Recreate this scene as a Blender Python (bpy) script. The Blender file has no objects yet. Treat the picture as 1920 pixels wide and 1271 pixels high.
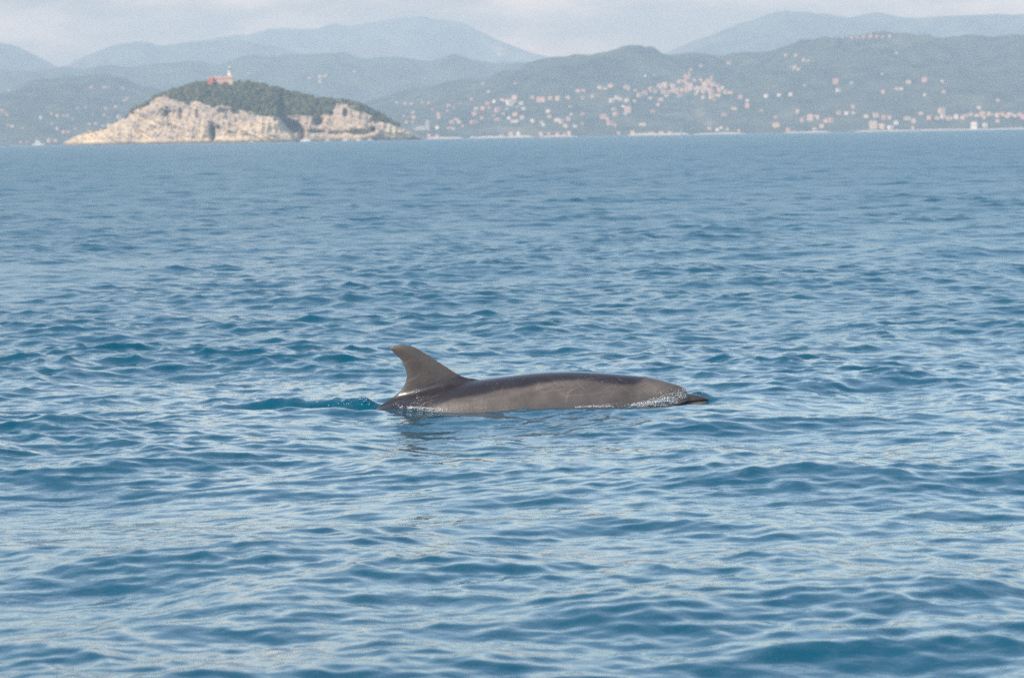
import bpy, bmesh, math, random
import numpy as np
from mathutils import Vector, Matrix

R = math.radians
SC = bpy.context.scene
COL = SC.collection

# ------------------------------------------------------------------ camera
F = 6000.0                    # focal length in photograph pixels (1920 wide)
CAM_H = 1.5
PITCH = math.atan((635.5 - 257.0) / F)
ROLL = math.atan(1.0 / 60.0)
_fw = Vector((0, math.cos(PITCH), -math.sin(PITCH)))
_up0 = Vector((0, math.sin(PITCH), math.cos(PITCH)))
_rt0 = Vector((1, 0, 0))
_rt = _rt0 * math.cos(ROLL) - _up0 * math.sin(ROLL)
_up = _rt0 * math.sin(ROLL) + _up0 * math.cos(ROLL)
CAM = Vector((0, 0, CAM_H))
cam_data = bpy.data.cameras.new('camera')
cam = bpy.data.objects.new('camera', cam_data)
COL.objects.link(cam)
m3 = Matrix((_rt, _up, -_fw)).transposed()
cam.matrix_world = Matrix.Translation(CAM) @ m3.to_4x4()
cam_data.sensor_width = 36.0
cam_data.lens = 36.0 * F / 1920.0
cam_data.clip_start = 0.1
cam_data.clip_end = 60000.0
cam_data.dof.use_dof = True
cam_data.dof.focus_distance = 17.85
cam_data.dof.aperture_fstop = 7.5
SC.camera = cam

# ------------------------------------------------------------------ sky, sun, exposure
SUN_EL = R(37)
SUN_AZ = R(222)               # clockwise from +Y: behind the camera, to its left
sun_dir = Vector((math.sin(SUN_AZ) * math.cos(SUN_EL), math.cos(SUN_AZ) * math.cos(SUN_EL), math.sin(SUN_EL)))
world = bpy.data.worlds.new('World')
SC.world = world
world.use_nodes = True
wn = world.node_tree
wn.nodes.clear()
w_out = wn.nodes.new('ShaderNodeOutputWorld')
w_bg = wn.nodes.new('ShaderNodeBackground')
w_sky = wn.nodes.new('ShaderNodeTexSky')
w_sky.sky_type = 'NISHITA'
w_sky.sun_disc = False
w_sky.sun_elevation = SUN_EL
w_sky.sun_rotation = SUN_AZ
w_sky.air_density = 1.1
w_sky.dust_density = 0.1
w_sky.ozone_density = 0.45
w_bg.inputs['Strength'].default_value = 0.138
# broken fair-weather cloud all round the sky, thicker towards the horizon
w_tc = wn.nodes.new('ShaderNodeTexCoord')
w_sep = wn.nodes.new('ShaderNodeSeparateXYZ')
w_map = wn.nodes.new('ShaderNodeMapping')
w_map.inputs['Scale'].default_value = (6.0, 6.0, 22.0)
w_noi = wn.nodes.new('ShaderNodeTexNoise')
w_noi.inputs['Scale'].default_value = 1.6
w_noi.inputs['Detail'].default_value = 7.0
w_noi.inputs['Roughness'].default_value = 0.56
w_rmp = wn.nodes.new('ShaderNodeMapRange')
w_rmp.interpolation_type = 'SMOOTHSTEP'
w_rmp.inputs['From Min'].default_value = 0.50
w_rmp.inputs['From Max'].default_value = 0.72
def w_range(lo, hi, a, b):
    n = wn.nodes.new('ShaderNodeMapRange'); n.interpolation_type = 'SMOOTHSTEP'
    for k, v in (('From Min', lo), ('From Max', hi), ('To Min', a), ('To Max', b)): n.inputs[k].default_value = v
    return n
def w_math(op):
    n = wn.nodes.new('ShaderNodeMath'); n.operation = op
    return n
w_hor = w_range(0.10, 0.75, 0.38, 0.15)          # broken cloud thins towards the zenith
w_bank = w_range(0.045, 0.085, 0.93, 0.0)         # bank on the horizon
w_lum = w_range(0.05, 0.11, 1.35, 5.6)           # the bank is in thick air, the clouds above in the sun
w_var = w_range(0.42, 0.68, 0.5, 3.0)
w_cut = w_math('MULTIPLY'); w_max = w_math('MAXIMUM'); w_col = w_math('MULTIPLY')
w_tint = wn.nodes.new('ShaderNodeVectorMath'); w_tint.operation = 'SCALE'; w_tint.inputs[0].default_value = (1.10, 0.97, 0.82)
w_mix = wn.nodes.new('ShaderNodeMixRGB')
L = wn.links.new
L(w_tc.outputs['Generated'], w_map.inputs['Vector'])
L(w_tc.outputs['Generated'], w_sep.inputs[0])
L(w_map.outputs[0], w_noi.inputs['Vector'])
L(w_noi.outputs['Fac'], w_rmp.inputs['Value']); L(w_noi.outputs['Fac'], w_var.inputs['Value'])
for n in (w_hor, w_bank, w_lum): L(w_sep.outputs['Z'], n.inputs['Value'])
L(w_rmp.outputs[0], w_cut.inputs[0]); L(w_hor.outputs[0], w_cut.inputs[1])
L(w_cut.outputs[0], w_max.inputs[0]); L(w_bank.outputs[0], w_max.inputs[1])
L(w_lum.outputs[0], w_col.inputs[0]); L(w_var.outputs[0], w_col.inputs[1])
L(w_col.outputs[0], w_tint.inputs['Scale'])
L(w_max.outputs[0], w_mix.inputs['Fac'])
L(w_sky.outputs['Color'], w_mix.inputs['Color1']); L(w_tint.outputs[0], w_mix.inputs['Color2'])
L(w_mix.outputs[0], w_bg.inputs['Color'])
L(w_bg.outputs[0], w_out.inputs['Surface'])

sun_data = bpy.data.lights.new('sun', 'SUN')
sun_data.energy = 2.6
sun_data.angle = R(0.53)
sun_data.color = (1.0, 0.875, 0.71)
sun = bpy.data.objects.new('sun', sun_data)
COL.objects.link(sun)
sun.rotation_euler = sun_dir.to_track_quat('Z', 'Y').to_euler()
sun.location = (0, 0, 50)

SC.view_settings.view_transform = 'Standard'
SC.view_settings.look = 'None'
SC.view_settings.exposure = 0.75
SC.view_settings.gamma = 1.0
SC.view_settings.use_curve_mapping = False
SC.cycles.max_bounces = 6
SC.cycles.volume_bounces = 1
SC.cycles.use_denoising = False

rng = np.random.default_rng(7)
random.seed(7)

# ------------------------------------------------------------------ helpers
def ray(px, py):
    d = _fw * F + _rt * (px - 960.0) + _up * (635.5 - py)
    return d.normalized()

def at_y(px, py, y):
    d = ray(px, py)
    return CAM + d * (y / d.y)

def at_sea(px, py):
    d = ray(px, py)
    return CAM + d * (-CAM.z / d.z)

def tag(o, label=None, cat=None, group=None, kind=None):
    if label: o['label'] = label
    if cat: o['category'] = cat
    if group: o['group'] = group
    if kind: o['kind'] = kind
    return o

def link(o, parent=None):
    COL.objects.link(o)
    if parent: o.parent = parent
    return o

def empty(name, loc, rz=0.0):
    o = bpy.data.objects.new(name, None)
    o.empty_display_size = 0.5
    o.location = loc
    o.rotation_euler = (0, 0, rz)
    return link(o)

def np_mesh(name, verts, quads=None, tris=None, smooth=True):
    me = bpy.data.meshes.new(name)
    verts = np.asarray(verts, dtype=np.float32)
    loops, starts, tot = [], [], 0
    if quads is not None and len(quads):
        q = np.asarray(quads, dtype=np.int32)
        loops.append(q.ravel()); starts.append(np.arange(len(q), dtype=np.int32) * 4); tot += len(q) * 4
    if tris is not None and len(tris):
        t = np.asarray(tris, dtype=np.int32)
        loops.append(t.ravel()); starts.append(np.arange(len(t), dtype=np.int32) * 3 + tot)
    loops = np.concatenate(loops); starts = np.concatenate(starts)
    me.vertices.add(len(verts)); me.vertices.foreach_set('co', verts.ravel())
    me.loops.add(len(loops)); me.loops.foreach_set('vertex_index', loops)
    me.polygons.add(len(starts)); me.polygons.foreach_set('loop_start', starts)
    me.update(calc_edges=True)
    me.validate()
    if smooth:
        me.polygons.foreach_set('use_smooth', np.ones(len(me.polygons), dtype=bool))
    return me

def grid_quads(nr, nc, off=0):
    i = np.arange(nr - 1)[:, None] * nc + np.arange(nc - 1)[None, :]
    q = np.stack([i, i + 1, i + nc + 1, i + nc], -1).reshape(-1, 4)
    return q + off

def attr_float(me, name, arr):
    a = me.attributes.new(name, 'FLOAT', 'POINT')
    a.data.foreach_set('value', np.asarray(arr, dtype=np.float32).ravel())

def attr_color(me, name, arr):
    a = me.attributes.new(name, 'FLOAT_COLOR', 'POINT')
    arr = np.asarray(arr, dtype=np.float32)
    if arr.shape[-1] == 3:
        arr = np.concatenate([arr, np.ones(arr.shape[:-1] + (1,), np.float32)], -1)
    a.data.foreach_set('color', arr.ravel())

def _hash(ix, iy, seed):
    h = (ix.astype(np.int64) * 374761393 + iy.astype(np.int64) * 668265263 + seed * 1442695041) & 0xFFFFFFFF
    h = ((h ^ (h >> 13)) * 1274126177) & 0xFFFFFFFF
    h = (h ^ (h >> 16)) & 0xFFFFFFFF
    return h.astype(np.float64) / 4294967295.0

def vnoise(x, y, seed=0):
    x = np.asarray(x, float); y = np.asarray(y, float)
    x, y = np.broadcast_arrays(x, y)
    ix = np.floor(x); iy = np.floor(y)
    fx = x - ix; fy = y - iy
    fx = fx * fx * fx * (fx * (fx * 6 - 15) + 10); fy = fy * fy * fy * (fy * (fy * 6 - 15) + 10)
    ix = ix.astype(np.int64); iy = iy.astype(np.int64)
    a = _hash(ix, iy, seed); b = _hash(ix + 1, iy, seed)
    c = _hash(ix, iy + 1, seed); d = _hash(ix + 1, iy + 1, seed)
    return (a * (1 - fx) + b * fx) * (1 - fy) + (c * (1 - fx) + d * fx) * fy

def fbm(x, y, octv=5, seed=0, gain=0.5):
    s, a, t = 0.0, 1.0, 0.0
    for i in range(octv):
        s = s + a * (vnoise(x * 2 ** i + 17.3 * i, y * 2 ** i - 9.1 * i, seed + i) - 0.5)
        t += a; a *= gain
    return 2 * s / t

def sstep(a, b, x):
    t = np.clip((x - a) / (b - a), 0, 1)
    return t * t * (3 - 2 * t)

# ------------------------------------------------------------------ materials
def new_mat(name):
    m = bpy.data.materials.new(name)
    m.use_nodes = True
    nt = m.node_tree
    b = nt.nodes['Principled BSDF']
    return m, nt, b

def N(nt, kind, **kw):
    n = nt.nodes.new(kind)
    for k, v in kw.items():
        if k in n.inputs: n.inputs[k].default_value = v
        else: setattr(n, k, v)
    return n

def simple_mat(name, col, rough=0.7, var=0.12, scale=0.6, metallic=0.0):
    m, nt, b = new_mat(name)
    tc = N(nt, 'ShaderNodeTexCoord')
    no = N(nt, 'ShaderNodeTexNoise', Scale=scale, Detail=5.0)
    mr = N(nt, 'ShaderNodeMapRange'); mr.inputs['To Min'].default_value = 1 - var; mr.inputs['To Max'].default_value = 1 + var
    mx = N(nt, 'ShaderNodeVectorMath', operation='SCALE')
    mx.inputs[0].default_value = col
    nt.links.new(tc.outputs['Object'], no.inputs['Vector'])
    nt.links.new(no.outputs['Fac'], mr.inputs['Value'])
    nt.links.new(mr.outputs[0], mx.inputs['Scale'])
    nt.links.new(mx.outputs[0], b.inputs['Base Color'])
    b.inputs['Roughness'].default_value = rough
    b.inputs['Metallic'].default_value = metallic
    return m

def sea_material():
    m, nt, b = new_mat('sea_water')
    b.inputs['Base Color'].default_value = (0.000, 0.078, 0.126, 1)
    b.inputs['IOR'].default_value = 1.333
    at = N(nt, 'ShaderNodeAttribute', attribute_name='water_rough')
    nt.links.new(at.outputs['Fac'], b.inputs['Roughness'])
    tc = N(nt, 'ShaderNodeNewGeometry')
    n1 = N(nt, 'ShaderNodeTexNoise', Scale=9.0, Detail=3.0, Roughness=0.5)
    n2 = N(nt, 'ShaderNodeTexNoise', Scale=1.1, Detail=3.0, Roughness=0.55)
    bp1 = N(nt, 'ShaderNodeBump', Strength=1.0, Distance=0.006)
    bp2 = N(nt, 'ShaderNodeBump', Strength=1.0, Distance=0.045)
    nt.links.new(tc.outputs['Position'], n1.inputs['Vector'])
    nt.links.new(tc.outputs['Position'], n2.inputs['Vector'])
    nt.links.new(n1.outputs['Fac'], bp1.inputs['Height'])
    nt.links.new(n2.outputs['Fac'], bp2.inputs['Height'])
    nt.links.new(bp1.outputs[0], bp2.inputs['Normal'])
    n3 = N(nt, 'ShaderNodeTexNoise', Scale=0.38, Detail=4.0, Roughness=0.6)
    bp3 = N(nt, 'ShaderNodeBump', Strength=1.0, Distance=0.06)
    nt.links.new(tc.outputs['Position'], n3.inputs['Vector'])
    nt.links.new(n3.outputs['Fac'], bp3.inputs['Height'])
    nt.links.new(bp2.outputs[0], bp3.inputs['Normal'])
    nt.links.new(bp3.outputs[0], b.inputs['Normal'])
    return m

def hill_material(name, base, patch, scale):
    m, nt, b = new_mat(name)
    tc = N(nt, 'ShaderNodeNewGeometry')
    n1 = N(nt, 'ShaderNodeTexNoise', Scale=scale, Detail=8.0, Roughness=0.62)
    n2 = N(nt, 'ShaderNodeTexNoise', Scale=scale * 0.22, Detail=5.0, Roughness=0.55)
    r1 = N(nt, 'ShaderNodeValToRGB')
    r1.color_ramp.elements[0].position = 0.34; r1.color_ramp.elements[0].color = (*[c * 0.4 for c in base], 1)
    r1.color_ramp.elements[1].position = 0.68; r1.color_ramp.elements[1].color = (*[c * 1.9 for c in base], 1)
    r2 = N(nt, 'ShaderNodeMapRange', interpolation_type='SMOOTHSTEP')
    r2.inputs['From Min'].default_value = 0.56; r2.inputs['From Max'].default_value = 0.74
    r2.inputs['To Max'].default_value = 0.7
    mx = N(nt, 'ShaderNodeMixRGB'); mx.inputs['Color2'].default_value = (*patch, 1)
    pa = N(nt, 'ShaderNodeAttribute', attribute_name='bare_rock')
    mx2 = N(nt, 'ShaderNodeMixRGB'); mx2.inputs['Color2'].default_value = (0.52, 0.47, 0.40, 1)
    bp = N(nt, 'ShaderNodeBump', Strength=1.0, Distance=16.0)
    lk = nt.links.new
    lk(tc.outputs['Position'], n1.inputs['Vector']); lk(tc.outputs['Position'], n2.inputs['Vector'])
    lk(n1.outputs['Fac'], r1.inputs['Fac']); lk(n2.outputs['Fac'], r2.inputs['Value'])
    lk(r1.outputs[0], mx.inputs['Color1']); lk(r2.outputs[0], mx.inputs['Fac'])
    lk(mx.outputs[0], mx2.inputs['Color1']); lk(pa.outputs['Fac'], mx2.inputs['Fac'])
    lk(mx2.outputs[0], b.inputs['Base Color'])
    lk(n1.outputs['Fac'], bp.inputs['Height']); lk(bp.outputs[0], b.inputs['Normal'])
    b.inputs['Roughness'].default_value = 0.95
    b.inputs['Specular IOR Level'].default_value = 0.1
    return m

def island_material():
    m, nt, b = new_mat('island_rock')
    lk = nt.links.new
    ge = N(nt, 'ShaderNodeNewGeometry')
    mp = N(nt, 'ShaderNodeMapping'); mp.inputs['Scale'].default_value = (0.05, 0.05, 0.09)
    mp.inputs['Rotation'].default_value = (0, R(-24), 0)
    n1 = N(nt, 'ShaderNodeTexNoise', Scale=1.0, Detail=8.0, Roughness=0.66)
    n2 = N(nt, 'ShaderNodeTexNoise', Scale=3.6, Detail=6.0, Roughness=0.65)
    r1 = N(nt, 'ShaderNodeValToRGB')
    e = r1.color_ramp.elements
    e[0].position = 0.30; e[0].color = (0.30, 0.265, 0.23, 1)
    e[1].position = 0.70; e[1].color = (0.82, 0.67, 0.46, 1)
    x = e.new(0.44); x.color = (0.55, 0.455, 0.345, 1)
    x = e.new(0.56); x.color = (0.71, 0.57, 0.39, 1)
    r2 = N(nt, 'ShaderNodeMapRange'); r2.inputs['From Min'].default_value = 0.33; r2.inputs['From Max'].default_value = 0.62
    r2.inputs['To Min'].default_value = 0.74; r2.inputs['To Max'].default_value = 1.12
    mu = N(nt, 'ShaderNodeVectorMath', operation='SCALE')
    sp = N(nt, 'ShaderNodeSeparateXYZ')
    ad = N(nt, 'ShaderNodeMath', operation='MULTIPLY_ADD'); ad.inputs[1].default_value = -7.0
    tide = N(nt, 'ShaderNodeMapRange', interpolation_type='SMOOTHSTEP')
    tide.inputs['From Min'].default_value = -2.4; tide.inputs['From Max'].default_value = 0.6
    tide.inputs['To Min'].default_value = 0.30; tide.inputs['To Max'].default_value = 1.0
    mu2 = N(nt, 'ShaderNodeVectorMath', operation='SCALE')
    va = N(nt, 'ShaderNodeAttribute', attribute_name='scrub')
    gn = N(nt, 'ShaderNodeTexNoise', Scale=0.12, Detail=6.0)
    gr = N(nt, 'ShaderNodeValToRGB')
    gr.color_ramp.elements[0].position = 0.35; gr.color_ramp.elements[0].color = (0.028, 0.042, 0.016, 1)
    gr.color_ramp.elements[1].position = 0.7; gr.color_ramp.elements[1].color = (0.10, 0.105, 0.04, 1)
    we = N(nt, 'ShaderNodeAttribute', attribute_name='weather')
    wx = N(nt, 'ShaderNodeMixRGB'); wx.inputs['Color2'].default_value = (0.46, 0.38, 0.305, 1)
    mx = N(nt, 'ShaderNodeMixRGB')
    bp = N(nt, 'ShaderNodeBump', Strength=0.9, Distance=1.6)
    lk(ge.outputs['Position'], mp.inputs['Vector']); lk(mp.outputs[0], n1.inputs['Vector']); lk(mp.outputs[0], n2.inputs['Vector'])
    lk(ge.outputs['Position'], gn.inputs['Vector']); lk(gn.outputs['Fac'], gr.inputs['Fac'])
    hz = N(nt, 'ShaderNodeMath', operation='MULTIPLY_ADD'); hz.inputs[1].default_value = -0.0034
    hz2 = N(nt, 'ShaderNodeMath', operation='ADD'); hz2.inputs[1].default_value = 0.07
    lk(sp.outputs['Z'], hz.inputs[0]); lk(n1.outputs['Fac'], hz.inputs[2]); lk(hz.outputs[0], hz2.inputs[0])
    lk(hz2.outputs[0], r1.inputs['Fac']); lk(n2.outputs['Fac'], r2.inputs['Value'])
    lk(r1.outputs[0], wx.inputs['Color1']); lk(we.outputs['Fac'], wx.inputs['Fac']); lk(wx.outputs[0], mu.inputs[0]); lk(r2.outputs[0], mu.inputs['Scale'])
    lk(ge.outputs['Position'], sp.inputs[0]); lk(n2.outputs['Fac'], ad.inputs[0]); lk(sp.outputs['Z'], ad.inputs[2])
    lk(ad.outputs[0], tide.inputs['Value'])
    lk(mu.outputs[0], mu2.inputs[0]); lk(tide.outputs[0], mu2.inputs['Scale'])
    lk(mu2.outputs[0], mx.inputs['Color1']); lk(gr.outputs[0], mx.inputs['Color2']); lk(va.outputs['Fac'], mx.inputs['Fac'])
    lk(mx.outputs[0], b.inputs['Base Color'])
    lk(n2.outputs['Fac'], bp.inputs['Height']); lk(bp.outputs[0], b.inputs['Normal'])
    b.inputs['Roughness'].default_value = 0.9
    b.inputs['Specular IOR Level'].default_value = 0.2
    return m

def leaf_material():
    m, nt, b = new_mat('scrub_leaves')
    at = N(nt, 'ShaderNodeAttribute', attribute_name='leaf_colour')
    nt.links.new(at.outputs['Color'], b.inputs['Base Color'])
    b.inputs['Roughness'].default_value = 0.8
    b.inputs['Specular IOR Level'].default_value = 0.2
    return m

def skin_material():
    m, nt, b = new_mat('dolphin_skin')
    lk = nt.links.new
    tc = N(nt, 'ShaderNodeTexCoord')
    cape = N(nt, 'ShaderNodeAttribute', attribute_name='cape')
    pale = N(nt, 'ShaderNodeAttribute', attribute_name='pale')
    n1 = N(nt, 'ShaderNodeTexNoise', Scale=7.0, Detail=7.0, Roughness=0.62)
    n2 = N(nt, 'ShaderNodeTexNoise', Scale=45.0, Detail=4.0, Roughness=0.6)
    base = N(nt, 'ShaderNodeMixRGB'); base.inputs['Color1'].default_value = (0.101, 0.085, 0.076, 1)
    base.inputs['Color2'].default_value = (0.030, 0.026, 0.028, 1)
    pl = N(nt, 'ShaderNodeMixRGB'); pl.inputs['Color2'].default_value = (0.22, 0.185, 0.155, 1)
    mr = N(nt, 'ShaderNodeMapRange'); mr.inputs['From Min'].default_value = 0.3; mr.inputs['From Max'].default_value = 0.7
    mr.inputs['To Min'].default_value = 0.72; mr.inputs['To Max'].default_value = 1.3
    sc = N(nt, 'ShaderNodeVectorMath', operation='SCALE')
    lk(tc.outputs['Object'], n1.inputs['Vector']); lk(tc.outputs['Object'], n2.inputs['Vector'])
    lk(cape.outputs['Fac'], base.inputs['Fac'])
    lk(base.outputs[0], pl.inputs['Color1']); lk(pale.outputs['Fac'], pl.inputs['Fac'])
    lk(n1.outputs['Fac'], mr.inputs['Value']); lk(pl.outputs[0], sc.inputs[0]); lk(mr.outputs[0], sc.inputs['Scale'])
    # old tooth rakes and scars: thin pale lines
    last = sc.outputs[0]
    for k, (sc_, rot, thr, amt) in enumerate([((5.0, 2.0, 95.0), 0.42, 0.635, 0.20), ((6.0, 2.0, 120.0), -0.75, 0.65, 0.20), ((3.0, 2.0, 80.0), 0.06, 0.64, 0.16), ((9.0, 2.0, 130.0), 1.2, 0.66, 0.18)]):
        ro = N(nt, 'ShaderNodeVectorRotate', rotation_type='Y_AXIS'); ro.inputs['Angle'].default_value = rot
        wob = N(nt, 'ShaderNodeTexNoise', Scale=3.0, Detail=1.0)
        wsc = N(nt, 'ShaderNodeVectorMath', operation='SCALE'); wsc.inputs['Scale'].default_value = 0.06
        wad = N(nt, 'ShaderNodeVectorMath', operation='ADD')
        mp = N(nt, 'ShaderNodeVectorMath', operation='MULTIPLY'); mp.inputs[1].default_value = sc_
        st = N(nt, 'ShaderNodeTexNoise', Scale=1.0, Detail=1.0)
        th = N(nt, 'ShaderNodeMapRange'); th.inputs['From Min'].default_value = thr; th.inputs['From Max'].default_value = thr + 0.05
        mk = N(nt, 'ShaderNodeTexNoise', Scale=4.0 + k, Detail=3.0)
        mk2 = N(nt, 'ShaderNodeMapRange'); mk2.inputs['From Min'].default_value = 0.48; mk2.inputs['From Max'].default_value = 0.62
        mk2.inputs['To Max'].default_value = amt
        ml = N(nt, 'ShaderNodeMath', operation='MULTIPLY')
        mx = N(nt, 'ShaderNodeMixRGB'); mx.inputs['Color2'].default_value = (0.36, 0.31, 0.27, 1)
        lk(tc.outputs['Object'], wob.inputs['Vector']); lk(wob.outputs['Color'], wsc.inputs[0])
        lk(tc.outputs['Object'], wad.inputs[0]); lk(wsc.outputs[0], wad.inputs[1])
        lk(wad.outputs[0], ro.inputs['Vector']); lk(ro.outputs[0], mp.inputs[0]); lk(mp.outputs[0], st.inputs['Vector'])
        lk(st.outputs['Fac'], th.inputs['Value'])
        lk(tc.outputs['Object'], mk.inputs['Vector']); lk(mk.outputs['Fac'], mk2.inputs['Value'])
        lk(th.outputs[0], ml.inputs[0]); lk(mk2.outputs[0], ml.inputs[1])
        lk(last, mx.inputs['Color1']); lk(ml.outputs[0], mx.inputs['Fac'])
        last = mx.outputs[0]
    lk(last, b.inputs['Base Color'])
    rr = N(nt, 'ShaderNodeMapRange'); rr.inputs['To Min'].default_value = 0.30; rr.inputs['To Max'].default_value = 0.52
    lk(n1.outputs['Fac'], rr.inputs['Value']); lk(rr.outputs[0], b.inputs['Roughness'])
    bp = N(nt, 'ShaderNodeBump', Strength=0.35, Distance=0.004)
    lk(n2.outputs['Fac'], bp.inputs['Height']); lk(bp.outputs[0], b.inputs['Normal'])
    b.inputs['IOR'].default_value = 1.36
    b.inputs['Coat Weight'].default_value = 0.7
    b.inputs['Coat Roughness'].default_value = 0.2
    b.inputs['Coat IOR'].default_value = 1.33
    return m

def drop_material():
    m, nt, b = new_mat('water_drops')
    b.inputs['Base Color'].default_value = (0.96, 0.98, 0.98, 1)
    b.inputs['Roughness'].default_value = 0.06
    b.inputs['IOR'].default_value = 1.333
    b.inputs['Transmission Weight'].default_value = 0.78
    return m

M_SEA = sea_material()
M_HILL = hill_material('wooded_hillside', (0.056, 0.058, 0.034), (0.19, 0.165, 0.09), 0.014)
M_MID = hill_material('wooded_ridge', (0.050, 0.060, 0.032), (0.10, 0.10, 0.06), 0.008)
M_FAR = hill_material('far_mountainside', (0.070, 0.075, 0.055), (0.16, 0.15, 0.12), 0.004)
M_ISLE = island_material()
M_LEAF = leaf_material()
M_SKIN = skin_material()
M_DROP = drop_material()
M_EYE = simple_mat('dolphin_eye', (0.01, 0.009, 0.009), 0.1)
M_WHITE = simple_mat('white_render', (0.74, 0.70, 0.62), 0.7)
M_CREAM = simple_mat('cream_render', (0.62, 0.48, 0.34), 0.8)
M_PINK = simple_mat('pink_render', (0.62, 0.36, 0.27), 0.8)
M_OCHRE = simple_mat('ochre_render', (0.70, 0.48, 0.22), 0.8)
M_RED = simple_mat('red_render', (0.72, 0.17, 0.11), 0.8)
M_TILE = simple_mat('terracotta_tile', (0.46, 0.20, 0.12), 0.85, 0.25, 2.0)
M_STONE = simple_mat('grey_stone', (0.44, 0.40, 0.34), 0.9, 0.25, 0.3)
M_GLASS = simple_mat('dark_window', (0.03, 0.035, 0.04), 0.1)
M_GEL = simple_mat('white_gelcoat', (0.82, 0.82, 0.80), 0.25, 0.03)
M_SAIL = simple_mat('sail_cloth', (0.82, 0.80, 0.76), 0.7, 0.05)
M_BLUE = simple_mat('blue_gelcoat', (0.10, 0.24, 0.50), 0.3, 0.05)
M_METAL = simple_mat('grey_metal', (0.35, 0.36, 0.37), 0.4, 0.05)
M_SAND = simple_mat('pale_shore', (0.52, 0.45, 0.36), 0.9, 0.3, 0.02)

# ------------------------------------------------------------------ sea
DOL = Vector(((1000 - 960) * 17.95 / F, 17.95, 0.0))     # dolphin's origin on the water

NW = 240
lam = np.exp(rng.uniform(math.log(0.085), math.log(6.0), NW)); lam.sort()
wind = R(-68)                                             # main travel direction, towards the camera and a little left
theta = wind + rng.normal(0, R(52), NW)
theta[lam < 0.6] += rng.normal(0, R(40), (lam < 0.6).sum())
phase = rng.uniform(0, 2 * math.pi, NW)
kk = 2 * math.pi / lam
shape = np.interp(np.log(lam), np.log([0.085, 0.13, 0.22, 0.5, 1.0, 2.0, 7.5]), [1.8, 2.1, 1.5, 0.58, 0.26, 0.20, 0.05])
mss_each = shape / shape.sum() * 0.033
amp = np.sqrt(2 * mss_each) / kk

def sea_height(X, Y, sp):
    """displaced sea points; sp = grid spacing at each point (finer waves fade where the sheet is coarser)"""
    X = X.astype(np.float32); Y = Y.astype(np.float32); sp = sp.astype(np.float32)
    dx = np.zeros_like(X); dy = np.zeros_like(X); Z = np.zeros_like(X)
    gust = (0.62 + 0.55 * sstep(0.25, 0.75, vnoise(X / 3.1, Y / 5.5, 31) * 0.6 + vnoise(X / 9.0, Y / 14.0, 32) * 0.4)).astype(np.float32)
    un = np.zeros_like(X)
    zl = np.zeros_like(X)
    for i in range(NW - 1, -1, -1):
        w = sstep(1.8, 2.7, lam[i] / sp).astype(np.float32)
        un += (1 - w * w) * mss_each[i]
        if not w.any(): continue
        c, s = math.cos(theta[i]), math.sin(theta[i])
        ph = (kk[i] * c) * X + (kk[i] * s) * Y + phase[i]
        a = amp[i] * w
        if lam[i] < 0.8:
            a = a * gust * np.clip(1 + 5.0 * zl, 0.5, 1.8)
        cs = np.cos(ph); sn = np.sin(ph)
        Z += a * cs
        if lam[i] > 0.8: zl = Z
        q = 0.85 * a
        dx -= q * c * sn; dy -= q * s * sn
    return X + dx, Y + dy, Z, un

def near_dolphin(X, Y, Z):
    lx = X - DOL.x; ly = Y - DOL.y
    # calmer water hugging the flank
    d = np.maximum(np.abs(lx) - 0.85, 0) ** 2 / 0.12 + (ly + 0.12) ** 2 / 0.20
    Z = Z * (1 - 0.82 * np.exp(-d) * sstep(-1.0, -0.8, lx)) - 0.034 * np.exp(-(np.maximum(np.abs(lx - 0.05) - 0.55, 0) / 0.2) ** 2 - ((ly + 0.30) / 0.20) ** 2)
    # ridge of water pulled up behind the fin, its steep face to the viewer, trough in front
    t = np.clip((-0.80 - lx) / 0.75, 0, 1)
    yr = 0.10 + 0.30 * t
    env = sstep(-0.78, -0.92, lx) * sstep(-2.0, -1.4, lx)
    Z = Z + env * (0.012 * fbm(lx * 18, ly * 12, 4, 78) * np.exp(-((ly - yr + 0.1) / 0.16) ** 2) + (0.034 + 0.035 * fbm(lx * 7, ly * 7, 3, 77)) * np.exp(-((ly - yr) / 0.09) ** 2) - 0.030 * np.exp(-((ly - yr + 0.19) / 0.11) ** 2) + 0.024 * np.exp(-((ly - yr + 0.42) / 0.12) ** 2))
    # shoulder wave off the brow and the hump in front of it
    Z = Z + 0.050 * np.exp(-((lx - 0.93) / 0.075) ** 2 - ((ly - 0.13) / 0.09) ** 2)
    Z = Z + 0.020 * np.exp(-((lx - 1.12) / 0.16) ** 2 - ((ly - 0.02) / 0.14) ** 2)
    Z = Z - 0.042 * np.exp(-((lx - 0.68) / 0.26) ** 2 - ((ly + 0.20) / 0.11) ** 2) - 0.032 * np.exp(-((lx - 0.91) / 0.10) ** 2 - ((ly + 0.08) / 0.10) ** 2)
    Z = Z + 0.018 * np.exp(-((lx - 0.05) / 0.35) ** 2 - ((ly + 0.42) / 0.12) ** 2)
    return Z

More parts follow.
